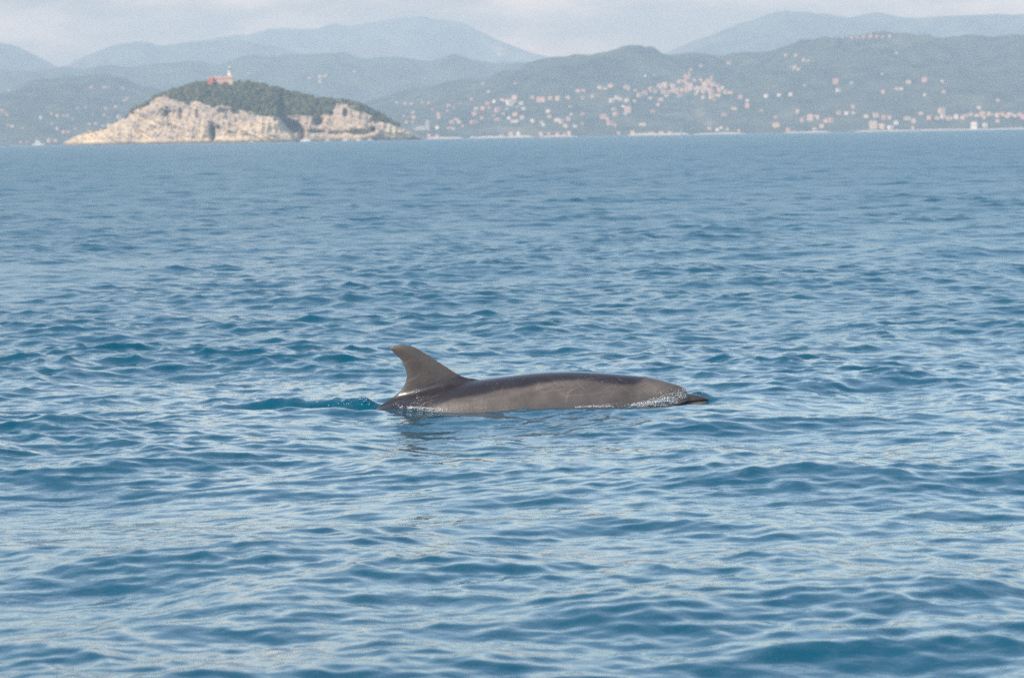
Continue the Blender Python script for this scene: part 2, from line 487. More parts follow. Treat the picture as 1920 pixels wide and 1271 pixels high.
def build_sea():
    rr = [6.5]
    while rr[-1] < 19800.0:
        r = rr[-1]
        if r < 420: s = max(0.024, 0.0017 * r)
        elif r < 4500: s = r * (0.0017 + 0.010 * min(1, (r - 420) / 900))
        else: s = r * 0.03
        rr.append(r + s)
    rr = np.array(rr)
    sp_r = np.gradient(rr)
    azh = np.concatenate([np.arange(0.0008, R(10.5), 0.0016), np.arange(R(10.5), R(18) + 0.003, 0.0033)]); az = np.concatenate([-azh[::-1], azh]); AE = azh[-1]
    RR, AZ = np.meshgrid(rr, az, indexing='ij')
    SP = np.repeat(np.maximum(sp_r, rr * 0.0017)[:, None], len(az), 1)
    X = RR * np.sin(AZ); Y = RR * np.cos(AZ)
    vx, vy, vz, un = sea_height(X, Y, SP)
    vz = near_dolphin(vx, vy, vz)
    verts = np.stack([vx, vy, vz], -1).reshape(-1, 3)
    quads = grid_quads(len(rr), len(az))[:, ::-1]
    un = un.ravel()
    # the rest of the round sheet, beside and behind
    r2 = np.concatenate([[0.02, 1.5, 3.5], np.exp(np.linspace(math.log(6.5), math.log(19800), 70))])
    a2 = np.linspace(AE, 2 * math.pi - AE, 60)
    R2, A2 = np.meshgrid(r2, a2, indexing='ij')
    X2 = R2 * np.sin(A2); Y2 = R2 * np.cos(A2)
    Z2 = 0.02 * fbm(X2 / 6.0, Y2 / 6.0, 3, 5)
    v2 = np.stack([X2, Y2, Z2], -1).reshape(-1, 3)
    q2 = grid_quads(len(r2), len(a2), len(verts))[:, ::-1]
    r3 = np.array([0.02, 1.5, 3.5, 6.6]); a3 = np.linspace(-AE, AE, 12)
    R3, A3 = np.meshgrid(r3, a3, indexing='ij')
    v3 = np.stack([R3 * np.sin(A3), R3 * np.cos(A3), 0 * R3 - 0.02], -1).reshape(-1, 3)
    q3 = grid_quads(len(r3), len(a3), len(verts) + len(v2))[:, ::-1]
    me = np_mesh('sea', np.concatenate([verts, v2, v3]), np.concatenate([quads, q2, q3]))
    un = np.concatenate([un, np.full(len(v2) + len(v3), 0.0235)])
    attr_float(me, 'water_rough', np.clip(np.sqrt(np.sqrt(un * (0.25 + 0.16 * sstep(0.008, 0.03, un)) + 0.00003)), 0.06, 0.42))
    me.materials.append(M_SEA)
    o = link(bpy.data.objects.new('sea', me))
    tag(o, kind='structure')
    return o
build_sea()

# ------------------------------------------------------------------ hills
def crest_profile(pts, y):
    """skyline points of the photograph -> crest heights along world x at distance y"""
    w = [at_y(px, py, y) for px, py in pts]
    return np.array([p.x for p in w]), np.array([p.z for p in w])

class Terrain:
    def __init__(self, name, pts, ys, yc, yb, mat, nx, ny, spur, seed, detail=1.0):
        cx, cz = crest_profile(pts, yc)
        xs = np.linspace(cx[0], cx[-1], nx)
        t = np.linspace(0, 1, ny)
        yy = np.concatenate([ys + (yc - ys) * t, yc + (yb - yc) * np.linspace(0, 1, ny // 3)[1:]])
        X, Y = np.meshgrid(xs, yy, indexing='ij')
        zc = np.interp(xs, cx, cz)
        k = max(3, int(nx / 250)); ker = np.hanning(2 * k + 1); ker /= ker.sum()
        zc = np.convolve(np.pad(zc, k, 'edge'), ker, 'valid')
        zc = zc + detail * 0.018 * zc.max() * fbm(xs / (0.02 * (yc)), 0 * xs, 5, seed + 3)
        T = np.where(Y < yc, (Y - ys) / (yc - ys), 1)
        back = np.where(Y > yc, (Y - yc) / (yb - yc), 0)
        front = np.sin(np.pi / 2 * T ** 0.92)
        wlen = (yc - ys) * 0.35
        ridge = 1 - np.abs(fbm(X / wlen + 0.35 * fbm(Y / wlen, X / wlen, 2, seed + 9), Y / (wlen * 2.6), 5, seed)) * 2
        Z = zc[:, None] * front * (1 + spur * (ridge - 0.75) * np.sin(np.pi * np.clip(T, 0, 1)) ** 0.8)
        Z = Z * (1 - back) ** 1.2 - 3 * back
        Z = Z + detail * 9.0 * fbm(X / 70.0, Y / 90.0, 4, seed + 5) * np.clip(T * 6, 0, 1) * (1 - back)
        Z = np.where(T < 0.004, -2.0, np.maximum(Z, 0.6 * (T > 0.004)))
        self.xs, self.yy, self.Z = xs, yy, Z
        me = np_mesh(name, np.stack([X, Y, Z], -1).reshape(-1, 3), grid_quads(nx, len(yy))[:, ::-1])
        bare = np.zeros(X.size)
        self.me = me; self.X = X; self.Y = Y
        me.materials.append(mat)
        self.obj = tag(link(bpy.data.objects.new(name, me)), kind='structure')
        self.bare = bare.reshape(X.shape)
    def finish(self):
        attr_float(self.me, 'bare_rock', self.bare)
    def z(self, x, y):
        i = np.clip(np.searchsorted(self.xs, x) - 1, 0, len(self.xs) - 2)
        j = np.clip(np.searchsorted(self.yy, y) - 1, 0, len(self.yy) - 2)
        a = (x - self.xs[i]) / (self.xs[i + 1] - self.xs[i]); b = (y - self.yy[j]) / (self.yy[j + 1] - self.yy[j])
        Z = self.Z
        return (Z[i, j] * (1 - a) + Z[i + 1, j] * a) * (1 - b) + (Z[i, j + 1] * (1 - a) + Z[i + 1, j + 1] * a) * b
    def hit(self, px, py):
        for k in range(14):
            d = ray(px, py + k * 0.7)
            ys = np.linspace(self.yy[0], self.yy[-1], 600)
            xs = d.x / d.y * ys; zs = CAM_H + d.z / d.y * ys
            g = self.z(xs, ys)
            w = np.nonzero(zs <= g)[0]
            if len(w):
                return Vector((xs[w[0]], ys[w[0]], g[w[0]]))
        return None
    def scar(self, px, py, rpx, rpy, amt):
        for (cx, cy) in [(px, py)]:
            sx = self.X / self.Y * F + 960; sy = 257 - (self.Z - CAM_H) / self.Y * F - (sx - 960) / 60
            self.bare = np.maximum(self.bare, amt * np.exp(-((sx - cx) / rpx) ** 2 - ((sy - cy) / rpy) ** 2))

A_PTS = [(-700, 190), (-350, 200), (-150, 190), (0, 175), (30, 165), (60, 151), (100, 150), (150, 145), (210, 142), (240, 148), (260, 160), (290, 165),
         (340, 182), (420, 205), (520, 222), (600, 222), (640, 212), (690, 190), (740, 175), (800, 163), (860, 153), (920, 145), (960, 135),
         (1000, 118), (1040, 105), (1060, 105), (1090, 106), (1130, 101), (1160, 95), (1185, 92), (1205, 97), (1230, 103), (1255, 104),
         (1300, 99), (1350, 104), (1400, 98), (1440, 97), (1480, 87), (1530, 75), (1570, 69), (1620, 69), (1680, 68), (1720, 70),
         (1770, 74), (1800, 68), (1830, 66), (1860, 70), (1920, 69), (2050, 80), (2300, 60), (2650, 90)]
B_PTS = [(-600, 150), (-300, 150), (0, 132), (60, 135), (110, 125), (140, 128), (210, 125), (250, 130), (290, 122), (370, 118), (410, 125),
         (430, 113), (480, 108), (540, 104), (600, 103), (650, 106), (690, 111), (740, 107), (780, 112), (800, 118), (820, 113), (845, 104),
         (870, 108), (890, 115), (920, 118), (960, 120), (1000, 121), (1100, 130), (1500, 140), (2500, 140)]
C_PTS = [(-600, 90), (-300, 60), (-80, 70), (0, 80), (30, 86), (60, 100), (100, 122), (120, 129), (150, 125), (175, 103), (200, 87), (240, 80), (280, 80),
         (310, 92), (350, 85), (400, 79), (450, 76), (520, 90), (620, 120), (800, 150), (1150, 150), (1230, 112), (1270, 90), (1300, 78),
         (1350, 60), (1400, 42), (1440, 30), (1500, 25), (1560, 27), (1590, 35), (1620, 28), (1650, 24), (1680, 32), (1720, 35), (1800, 30),
         (1860, 29), (1920, 28), (2100, 50), (2500, 40)]
D_PTS = [(-500, 180), (100, 170), (250, 130), (350, 92), (400, 78), (450, 70), (500, 60), (540, 57), (600, 55), (620, 44), (650, 50), (700, 40), (760, 34), (800, 36),
         (850, 42), (880, 50), (920, 70), (960, 85), (1000, 100), (1040, 108), (1150, 108), (1300, 120), (1700, 120), (2400, 150)]
T_A = Terrain('coastal_hills', A_PTS, 7900, 9300, 10300, M_HILL, 760, 130, 0.42, 11)
T_B = Terrain('inland_ridge', B_PTS, 11000, 12300, 13200, M_MID, 420, 60, 0.30, 23)
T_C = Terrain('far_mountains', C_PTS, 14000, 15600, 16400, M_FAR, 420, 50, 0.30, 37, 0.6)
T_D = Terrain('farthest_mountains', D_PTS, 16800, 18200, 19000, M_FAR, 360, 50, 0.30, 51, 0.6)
for s in [(1319, 212, 10, 12, 0.26), (1335, 230, 12, 8, 0.3), (1300, 222, 8, 6, 0.15), (1278, 215, 30, 3, 0.25), (1494, 128, 7, 5, 0.4), (950, 243, 40, 6, 0.25), (1480, 215, 18, 6, 0.25)]:
    T_A.scar(*s)
for s in [(940, 92, 9, 3, 0.9), (946, 102, 6, 4, 0.9), (930, 88, 8, 3, 0.5)]:
    T_D.scar(*s)
for t in (T_A, T_B, T_C, T_D): t.finish()

# pale strip of quays and beaches under the hills
def shore_strip(name, x0, x1, h):
    a = at_y(x0, 255, 7893); b = at_y(x1, 255, 7893)
    n = max(8, int((b.x - a.x) / 6)); vs = []
    xs = np.linspace(a.x, b.x, n)
    hh = h * (0.75 + 0.5 * vnoise(xs / 25.0, 0 * xs, 3)) * np.minimum(1, np.minimum(xs - a.x, b.x - xs) / 20 + 0.2)
    rows = []
    for yo, zf in ((0, 0), (1.0, 0.8), (3.0, 1.0), (16, 1.05), (22, 0.9), (34, 0.0)):
        z = hh * zf if zf else np.full(n, -1.5)
        rows.append(np.stack([xs, 7893 + yo + 4 * vnoise(xs / 30.0, 0 * xs, 8), z], -1))
    v = np.concatenate(rows)
    me = np_mesh(name, v, grid_quads(len(rows), n))
    me.materials.append(M_SAND)
    return tag(link(bpy.data.objects.new(name, me)), kind='structure')
for x0, x1, h in [(798, 868, 3.2), (880, 1000, 4.0), (1010, 1082, 3.0), (1176, 1292, 4.0), (1300, 1400, 3.0), (1470, 1560, 2.5), (1600, 1930, 2.5)]:
    shore_strip('beach', x0, x1, h)

# ------------------------------------------------------------------ island
ISY = 4000.0
I_SKY = [(116, 271), (125, 265), (140, 259), (165, 249), (200, 241), (232, 229), (255, 209), (283, 197), (297, 184), (320, 174), (345, 166), (370, 157), (385, 156),
         (400, 159), (430, 159), (450, 157), (480, 160), (500, 164), (530, 172), (560, 179), (600, 187), (640, 191), (680, 201), (700, 211), (720, 222), (735, 231),
         (750, 238), (770, 248), (786, 257), (792, 262)]
I_CLF = [(116, 272), (125, 266), (140, 260), (165, 250), (200, 242), (232, 230), (255, 211), (283, 199), (297, 187), (312, 181), (330, 181), (350, 192), (375, 190), (400, 200), (430, 198),
         (455, 207), (480, 212), (505, 221), (532, 220), (560, 217), (590, 219), (603, 216), (612, 200), (630, 194), (650, 193), (668, 196), (680, 205),
         (690, 213), (700, 218), (712, 228), (735, 234), (750, 240), (770, 249), (786, 258), (792, 263)]
PITS = [  # (px, py, rx, ry, metres pushed back)
    (405, 249, 5.5, 14, 20), (553, 238, 17, 11, 22), (541, 228, 10, 7, 12), (572, 252, 6, 12, 16), (603, 228, 9, 8, 15), (655, 212, 4, 7, 9),
    (628, 213, 4, 4, 6), (683, 248, 20, 5.5, 10), (706, 243, 5, 5, 10), (600, 247, 16, 3, 6), (640, 250, 20, 4, 5), (347, 214, 3, 12, 5), (378, 215, 3, 9, 4), (322, 208, 3, 9, 3.5)]
def build_island():
    n = 520
    pxs = np.linspace(116.5, 791.5, n)
    ax, az = crest_profile(I_SKY, ISY); bx, bz = crest_profile(I_CLF, ISY)
    xs = at_y(116.5, 265, ISY).x + (pxs - 116.5) * ISY / F
    zs = np.maximum(np.interp(xs, ax, az), 0.3); zc = np.maximum(np.minimum(np.interp(xs, bx, bz), zs - 0.1), 0.15)
    u = (pxs - 116.5) / 675.0
    oval = np.sqrt(np.clip(1 - (2 * u - 1) ** 2, 0.002, 1))
    ysh = ISY - 95 * oval
    nc, ns, nb = 84, 70, 24
    rows = []; scrub = []
    for k in range(nc):
        v = k / (nc - 1.0)
        z = -1.5 + (zc + 1.5) * v
        y = ysh + 0.42 * zc * v ** 1.25 + 10 * sstep(0.75, 1.0, v) * 0.4
        # headland on the left half stands forward; its edge slants down to the water
        edge = 566 - 40 * v
        fwd = 1 - sstep(edge - 3, edge + 3, pxs)
        y = y + np.where(pxs > 300, (1 - fwd) * 34 * (1 - sstep(600, 690, pxs)), 0)
        rows.append((xs.copy(), y, z)); scrub.append(np.zeros(n))
    ybase = rows[-1][1]
    yend = np.maximum(ybase + 12, ISY + 12 * oval)
    for k in range(1, ns):
        v = k / (ns - 1.0)
        z = zc + (zs - zc) * np.sin(v * math.pi / 2) ** 0.9
        y = ybase + (yend - ybase) * v
        rows.append((xs.copy(), y, z)); scrub.append(np.ones(n))
    for k in range(1, nb):
        v = k / (nb - 1.0)
        rows.append((xs.copy(), yend + (120 * oval + 2) * v, zs * (1 - v) ** 0.8 - 1.5 * v)); scrub.append(np.ones(n))
    X = np.array([r[0] for r in rows]); Y = np.array([r[1] for r in rows]); Z = np.array([r[2] for r in rows]); S = np.array(scrub)
    cl = np.zeros_like(X); cl[:nc] = 1
    edge = np.clip(np.minimum(u, 1 - u) * 25, 0.15, 1)[None, :]
    # crags: big buttresses, vertical ribs, slanting strata
    rot = X * 0.9 - Z * 0.44; rot2 = Z * 0.9 + X * 0.44
    big = fbm(X / 34.0, Z / 60.0, 4, 61)
    rib = 1 - 2 * np.abs(fbm(X / 9.0, Z / 26.0, 4, 71))
    strata = 1 - 2 * np.abs(fbm(rot / 34.0, rot2 / 6.0, 4, 81))
    small = fbm(X / 3.2, Z / 3.2, 3, 91)
    hgt = np.clip(Z / 8.0, 0.25, 1)
    Y = Y - cl * edge * hgt * (7 * big + 2.4 * (rib - 0.5) + 5.0 * (strata - 0.5) + 1.2 * small + 1.6 * (0.5 - np.abs(fbm(X / 4.0, Z / 7.0, 3, 93)) * 2))
    Z = Z + cl * edge * np.clip(Z / 6, 0, 1) * (1.4 * strata - 0.6 + 1.0 * small) * (Z > 0)
    X = X + cl * edge * 1.2 * fbm(X / 6, Z / 6, 3, 97)
    Z = Z + (1 - cl) * edge * 1.2 * fbm(X / 14, Y / 14, 4, 99)
    SX = X / Y * F + 960; SY = 257 - (Z - CAM_H) / Y * F - (SX - 960) / 60
    for (px, py, rx, ry, dep) in PITS:
        g = np.exp(-(((SX - px) / rx) ** 2 + ((SY - py) / ry) ** 2) ** 2.2)
        Y = Y + cl * 1.9 * dep * g
    S = np.where(cl > 0, sstep(0.10, 0.24, fbm(SX / 26, SY / 14, 4, 111) - 0.55 * (1 - np.clip(Z / np.maximum(zc[None, :], 1), 0, 1)) - 0.10), S)
    S = S * np.where(cl > 0, 0.9, 1)
    # bare rock of the low western and eastern spits, and the scar in the eastern wood
    S = S * (1 - (1 - sstep(225, 290, SX))) * (1 - sstep(735, 765, SX))
    me = np_mesh('island', np.stack([X, Y, Z], -1).reshape(-1, 3), grid_quads(X.shape[0], n))
    attr_float(me, 'scrub', S)
    grey = sstep(520, 570, SX) * (1 - sstep(700, 730, SX)) * 0.55 + 0.6 * sstep(0.0, 0.5, fbm(SX / 40, SY / 22, 4, 131)) + 0.35 * sstep(0.45, 0.9, Z / np.maximum(zc[None, :], 4))
    attr_float(me, 'weather', np.clip(grey, 0, 0.9) * np.ones_like(X))
    me.materials.append(M_ISLE)
    tag(link(bpy.data.objects.new('island', me)), kind='structure')
    return X, Y, Z, S, nc, ns
IX, IY, IZ, IS, INC, INS = build_island()

def ico(sub):
    bm = bmesh.new(); bmesh.ops.create_icosphere(bm, subdivisions=sub, radius=1.0)
    v = np.array([x.co[:] for x in bm.verts]); f = np.array([[q.index for q in p.verts] for p in bm.faces]); bm.free()
    return v, f

def build_scrub():
    v0, f0 = ico(2)
    pts = []
    cand = np.argwhere(IS[:INC + INS + 5] > 0.45)
    # even cover per square metre: weight by cell area
    pick = []
    for (i, j) in cand:
        if j + 1 >= IX.shape[1]: continue
        i2 = min(i + 1, IX.shape[0] - 1)
        a = abs(IX[i, j + 1] - IX[i, j]) * math.hypot(IY[i2, j] - IY[i, j], IZ[i2, j] - IZ[i, j])
        pick.append(a)
    pick = np.array(pick); cand = cand[:len(pick)]
    sel = rng.choice(len(pick), size=min(4200, len(pick)), replace=False, p=pick / pick.sum())
    V, Fc, C = [], [], []
    off = 0
    for s in sel:
        i, j = cand[s]
        r = (0.9 + 2.6 * rng.random() ** 2) * (0.55 if i < INC else 1.0)
        rad = rng.uniform(0.62, 1.28, len(v0))[:, None]
        v = v0 * rad * np.array([r * rng.uniform(0.85, 1.35), r * rng.uniform(0.85, 1.3), r * rng.uniform(0.6, 1.15)])
        a = rng.uniform(0, 6.28)
        v = np.stack([v[:, 0] * math.cos(a) - v[:, 1] * math.sin(a), v[:, 0] * math.sin(a) + v[:, 1] * math.cos(a), v[:, 2]], -1)
        v = v + np.array([IX[i, j], IY[i, j], IZ[i, j] + 0.35 * r])
        V.append(v); Fc.append(f0 + off); off += len(v)
        c = np.array([0.078, 0.080, 0.036]) * rng.uniform(0.55, 1.45)
        if rng.random() < 0.3: c = np.array([0.105, 0.095, 0.04]) * rng.uniform(0.7, 1.3)
        C.append(np.repeat(c[None], len(v), 0) * rng.uniform(0.8, 1.2, (len(v), 1)))
    me = np_mesh('scrub', np.concatenate(V), tris=np.concatenate(Fc), smooth=False)
    attr_color(me, 'leaf_colour', np.concatenate(C))
    me.materials.append(M_LEAF)
    o = link(bpy.data.objects.new('scrub', me))
    tag(o, 'dark green evergreen scrub covering the rocky island', 'scrub', kind='stuff')
build_scrub()

# ------------------------------------------------------------------ mesh bits
def add_box(bm, cx, cy, cz, sx, sy, sz, rz=0.0, mi=0, taper=1.0):
    c, s = math.cos(rz), math.sin(rz); vs = []
    for dz in (0, 1):
        f = taper if dz else 1.0
        for dx, dy in ((-.5, -.5), (.5, -.5), (.5, .5), (-.5, .5)):
            x, y = dx * sx * f, dy * sy * f
            vs.append(bm.verts.new((cx + x * c - y * s, cy + x * s + y * c, cz + dz * sz)))
    for q in ((3, 2, 1, 0), (4, 5, 6, 7), (0, 1, 5, 4), (1, 2, 6, 5), (2, 3, 7, 6), (3, 0, 4, 7)):
        f = bm.faces.new([vs[i] for i in q]); f.material_index = mi
    return vs

def add_lathe(bm, prof, n=20, cx=0, cy=0, mi=0):
    rings = []
    for r, z in prof:
        rings.append([bm.verts.new((cx + r * math.cos(2 * math.pi * i / n), cy + r * math.sin(2 * math.pi * i / n), z)) for i in range(n)])
    for a, b in zip(rings, rings[1:]):
        for i in range(n):
            f = bm.faces.new((a[i], a[(i + 1) % n], b[(i + 1) % n], b[i])); f.material_index = mi; f.smooth = True
    for ring, flip in ((rings[0], True), (rings[-1], False)):
        f = bm.faces.new(ring[::-1] if flip else ring); f.material_index = mi

def bm_mesh(name, bm, *mats):
    me = bpy.data.meshes.new(name); bm.normal_update(); bm.to_mesh(me); bm.free()
    for m in mats: me.materials.append(m)
    return me

def part(name, bm, parent, *mats):
    return link(bpy.data.objects.new(name, bm_mesh(name, bm, *mats)), parent)

# ------------------------------------------------------------------ lighthouse on the island
def isle_z(x, y):
    d = (IX - x) ** 2 + (IY - y) ** 2
    d[:INC] += 1e6
    i = np.unravel_index(np.argmin(d), d.shape)
    return IZ[i]

def build_lighthouse():
    p = at_y(414, 158, ISY - 4)
    base = p.z
    root = empty('lighthouse', (p.x, p.y, base))
    tag(root, 'lighthouse with white tower and red keeper\'s house on top of the rocky island', 'lighthouse')
    s = 4000 / F          # metres per photograph pixel
    def wing(name, x0, x1, z0, z1, y0, y1, mat, win):
        bm = bmesh.new()
        add_box(bm, (x0 + x1) / 2, (y0 + y1) / 2, z0, x1 - x0, y1 - y0, z1 - z0)
        w = part(name, bm, root, mat)
        bm = bmesh.new()      # flat roof slab and cornice
        add_box(bm, (x0 + x1) / 2, (y0 + y1) / 2, z1 + 0.003, x1 - x0 + 0.7, y1 - y0 + 0.7, 0.45)
        part('cornice', bm, w, M_WHITE)
        for wx, wz in win:
            bm = bmesh.new(); add_box(bm, wx, y0 - 0.03, wz, 1.0, 0.12, 1.7); part('window', bm, w, M_GLASS)
        return w
    wing('keepers_wing', -15.5, -9.3, -3, 8.0, -9, 4, M_RED, [(-14.0, 4.6), (-11.2, 4.6), (-14.0, 1.3), (-11.2, 1.3)])
    wing('main_house', -9.2, 10.4, 0, 9.1, -1, 8, M_PINK, [(-7 + 3.2 * i, 5.4) for i in range(6)])
    wing('tower_wing', 10.5, 15.5, -3, 9.6, -7, 4, M_CREAM, [(12.0, 5.6), (14.2, 5.6)])
    tx, ty = 11.4, -1.0
    bm = bmesh.new(); add_lathe(bm, [(2.7, 9.5), (2.6, 10.5), (2.25, 16.2), (2.5, 16.6), (2.5, 17.0)], 24, tx, ty)
    part('tower', bm, root, M_WHITE)
    bm = bmesh.new(); add_lathe(bm, [(2.9, 17.0), (3.0, 17.25), (2.9, 17.4)], 24, tx, ty)
    g = part('gallery', bm, root, M_STONE)
    bm = bmesh.new()
    for i in range(12):
        a = 2 * math.pi * i / 12
        add_box(bm, tx + 2.8 * math.cos(a), ty + 2.8 * math.sin(a), 17.4, 0.08, 0.08, 1.0, a)
    add_lathe(bm, [(2.84, 18.38), (2.84, 18.46), (2.76, 18.46), (2.76, 18.38)], 24, tx, ty)
    part('railing', bm, g, M_METAL)
    bm = bmesh.new(); add_lathe(bm, [(1.3, 17.4), (1.3, 19.6)], 12, tx, ty)
    lm = part('lantern', bm, root, M_METAL)
    bm = bmesh.new(); add_lathe(bm, [(1.6, 19.6), (1.5, 19.8), (1.1, 20.4), (0.4, 20.9), (0.12, 21.3), (0.1, 22.0)], 16, tx, ty)
    part('lantern_roof', bm, lm, M_WHITE)
build_lighthouse()

# ------------------------------------------------------------------ houses
def house_mesh(name, w, d, h, roof, wall_m):
    bm = bmesh.new()
    add_box(bm, 0, 0, -3.0, w, d, h + 3.0, 0, 0)
    e = 0.35
    z0, z1 = h + 0.003, h + roof
    b = [bm.verts.new(c) for c in ((-w / 2 - e, -d / 2 - e, z0), (w / 2 + e, -d / 2 - e, z0), (w / 2 + e, d / 2 + e, z0), (-w / 2 - e, d / 2 + e, z0))]
    r = [bm.verts.new((-w / 2 + d * 0.38, 0, z1)), bm.verts.new((w / 2 - d * 0.38, 0, z1))]
    for q in ((b[3], b[2], b[1], b[0]), (b[0], b[1], r[1], r[0]), (b[1], b[2], r[1]), (b[2], b[3], r[0], r[1]), (b[3], b[0], r[0])):
        f = bm.faces.new(q); f.material_index = 1
    # window and door openings on the two long sides
    for sgn in (-1, 1):
        nwin = max(2, int(w / 3.2))
        for st in range(max(1, int(h / 3.0))):
            for i in range(nwin):
                x = -w / 2 + w * (i + 0.5) / nwin
                add_box(bm, x, sgn * (d / 2 + 0.01), 0.9 + 3.0 * st, 1.0, 0.12, 1.4, 0, 2)
    return bm_mesh(name, bm, wall_m, M_TILE, M_GLASS)

HM = {}
for cn, mt in (('cream', M_CREAM), ('white', M_WHITE), ('pink', M_PINK), ('ochre', M_OCHRE)):
    HM[cn, 0] = house_mesh('house', 10, 8, 6.2, 1.9, mt)
    HM[cn, 1] = house_mesh('house', 10, 6, 4.6, 1.5, mt)
    HM[cn, 2] = house_mesh('house', 10, 8.5, 8.8, 2.0, mt)
    HM[cn, 3] = house_mesh('house', 20, 9, 6.0, 1.8, mt)

def put_house(t, px, py, w, colour, place, group, k=None):
    p = t.hit(px, py + w * 0.25)
    if p is None: return
    wm = (0.95 if 'village' in place else 0.65) * w * p.y / F
    if k is None:
        k = 3 if w >= 13 else random.choice((0, 0, 1, 2))
    s = wm / (20 if k == 3 else 10)
    o = link(bpy.data.objects.new('house', HM[colour, k]))
    o.location = p
    o.scale = (s, s, s)
    o.rotation_euler = (0, 0, random.uniform(-0.6, 0.6))
    tag(o, f'{colour} {"long low house" if k == 3 else "tall house" if k == 2 else "low house" if k == 1 else "two storey house"} {place}', 'house', f'{colour} {["two storey", "low", "tall", "long"][k]} houses {group}')

def houses(t, lst, place, group, mix='cccccwpppo'):
    key = {'c': 'cream', 'w': 'white', 'p': 'pink', 'o': 'ochre'}
    for it in lst:
        c = it[3] if len(it) > 3 else random.choice(mix)
        put_house(t, it[0], it[1], it[2], key[c], place, group)

houses(T_A, [(744,192,6),(760,194,9),(771,194,9),(793,192,7),(804,194,6),(842,196,13),(864,194,5),(851,202,5),(812,206,7),(822,214,9),(838,208,6),(775,211,9),
    (776,220,10),(757,217,7),(762,229,10),(774,230,7),(823,221,9),(847,229,12,'c'),(861,229,12,'c'),(855,222,13,'c'),(843,238,14,'p'),(820,240,10),(850,241,9),(868,236,7)],
    'on the wooded slope above the old castle', 'above the old castle')
houses(T_A, [(885,187,5),(893,204,9),(914,194,9,'p'),(927,192,6,'w'),(941,188,8),(948,190,7),(965,186,10),(956,195,12,'w'),(964,191,8),(977,194,8),(906,204,9),(917,203,6),
    (933,208,9),(890,214,9),(926,217,6),(932,224,9),(889,228,16,'p'),(904,222,6),(944,214,5),(955,222,7,'w'),(966,215,9),(979,221,9),(965,226,15),(982,205,7),(998,184,8),
    (1010,189,9,'p'),(1019,189,9,'p'),(1032,185,8),(1046,186,8),(1028,209,8),(1030,220,8),(999,227,8),(1015,230,6,'w'),(1019,235,7,'w'),(1045,225,12),(1053,230,8),(1065,225,8),
    (1061,237,9),(1078,237,8),(1065,184,8),(1084,171,9),(1092,185,6),(1094,170,7),(1070,200,6),(1071,215,5),(1092,214,7),(1092,232,5),(1111,182,7),(970,200,6),(950,204,6)],
    'scattered on the hillside between castle and hilltop village', 'on the hillside between castle and village')
houses(T_A, [(967,156,7),(906,157,6),(889,161,5),(916,172,7),(1210,142,7,'w'),(1227,141,5),(1314,125,7),(1367,119,9),(1296,130,8),(1473,105,7),(1492,104,8),
    (1507,113,8),(1515,114,8),(1490,127,8),(1497,130,8),(1654,139,6),(1681,99,7)], 'alone high on the wooded hillside', 'high on the wooded hillside')
houses(T_A, [(1125,165,9),(1134,167,8),(1145,161,10),(1147,190,8,'w'),(1151,205,8),(1154,216,8),(1130,220,10),(1144,232,10),(1175,165,11),(1164,187,8),(1175,189,9,'w'),(1156,185,7),
    (1190,190,6),(1169,200,7,'w'),(1177,208,11),(1173,214,6),(1133,218,8),(1153,236,5),(1205,232,13,'c'),(1224,209,8),(1234,198,6),(1139,225,6)],
    'on the slope just below the hilltop village', 'just below the hilltop village')
houses(T_A, [(1281,151,14,'p'),(1273,154,8),(1290,158,8),(1236,162,10),(1247,162,10),(1258,161,6),(1221,170,9,'p'),(1229,171,8),(1209,175,9),(1199,181,8),(1220,185,7),(1239,187,10,'c'),
    (1243,173,9),(1252,173,9),(1260,171,8),(1268,168,9),(1276,168,9),(1285,169,8),(1294,169,9),(1301,167,8),(1308,165,9),(1316,166,9),(1324,168,10),(1331,170,9),(1322,160,9),
    (1330,158,9,'p'),(1337,160,9),(1346,161,8),(1355,166,6),(1362,174,9),(1371,176,6),(1346,178,13),(1335,182,10),(1319,183,7),(1341,188,6),(1277,178,13),(1314,151,7),(1302,151,6),
    (1388,183,9,'p'),(1288,163,8),(1296,162,7),(1250,180,8)] + [(1290 + 55 * random.gauss(0, .6), 169 + 5 * random.gauss(0, .7), random.uniform(5, 8)) for _ in range(26)], 'in the dense hilltop village', 'in the dense hilltop village', 'cccccppwo')
houses(T_A, [(1401,189,7),(1401,200,9,'p'),(1377,203,13),(1358,215,9),(1437,181,8),(1461,179,7),(1482,179,7),(1428,207,6),(1455,220,6),(1509,161,5),(1572,170,8,'w'),(1567,155,10),
    (1597,155,6),(1656,174,7),(1681,167,8),(1689,167,8),(1703,154,10),(1734,151,10),(1767,153,6),(1769,173,7),(1734,179,5),(1871,189,7)], 'scattered on the hillside beyond the hilltop village', 'beyond the hilltop village', 'ccwpp')
houses(T_A, [(1580,70,6),(1597,71,9,'p'),(1608,70,9,'p'),(1620,69,9,'p'),(1632,69,9,'p'),(1644,69,8,'p'),(1656,69,9,'p'),(1668,69,7,'p')], 'in the red roofed row along the ridge top', 'along the ridge top')
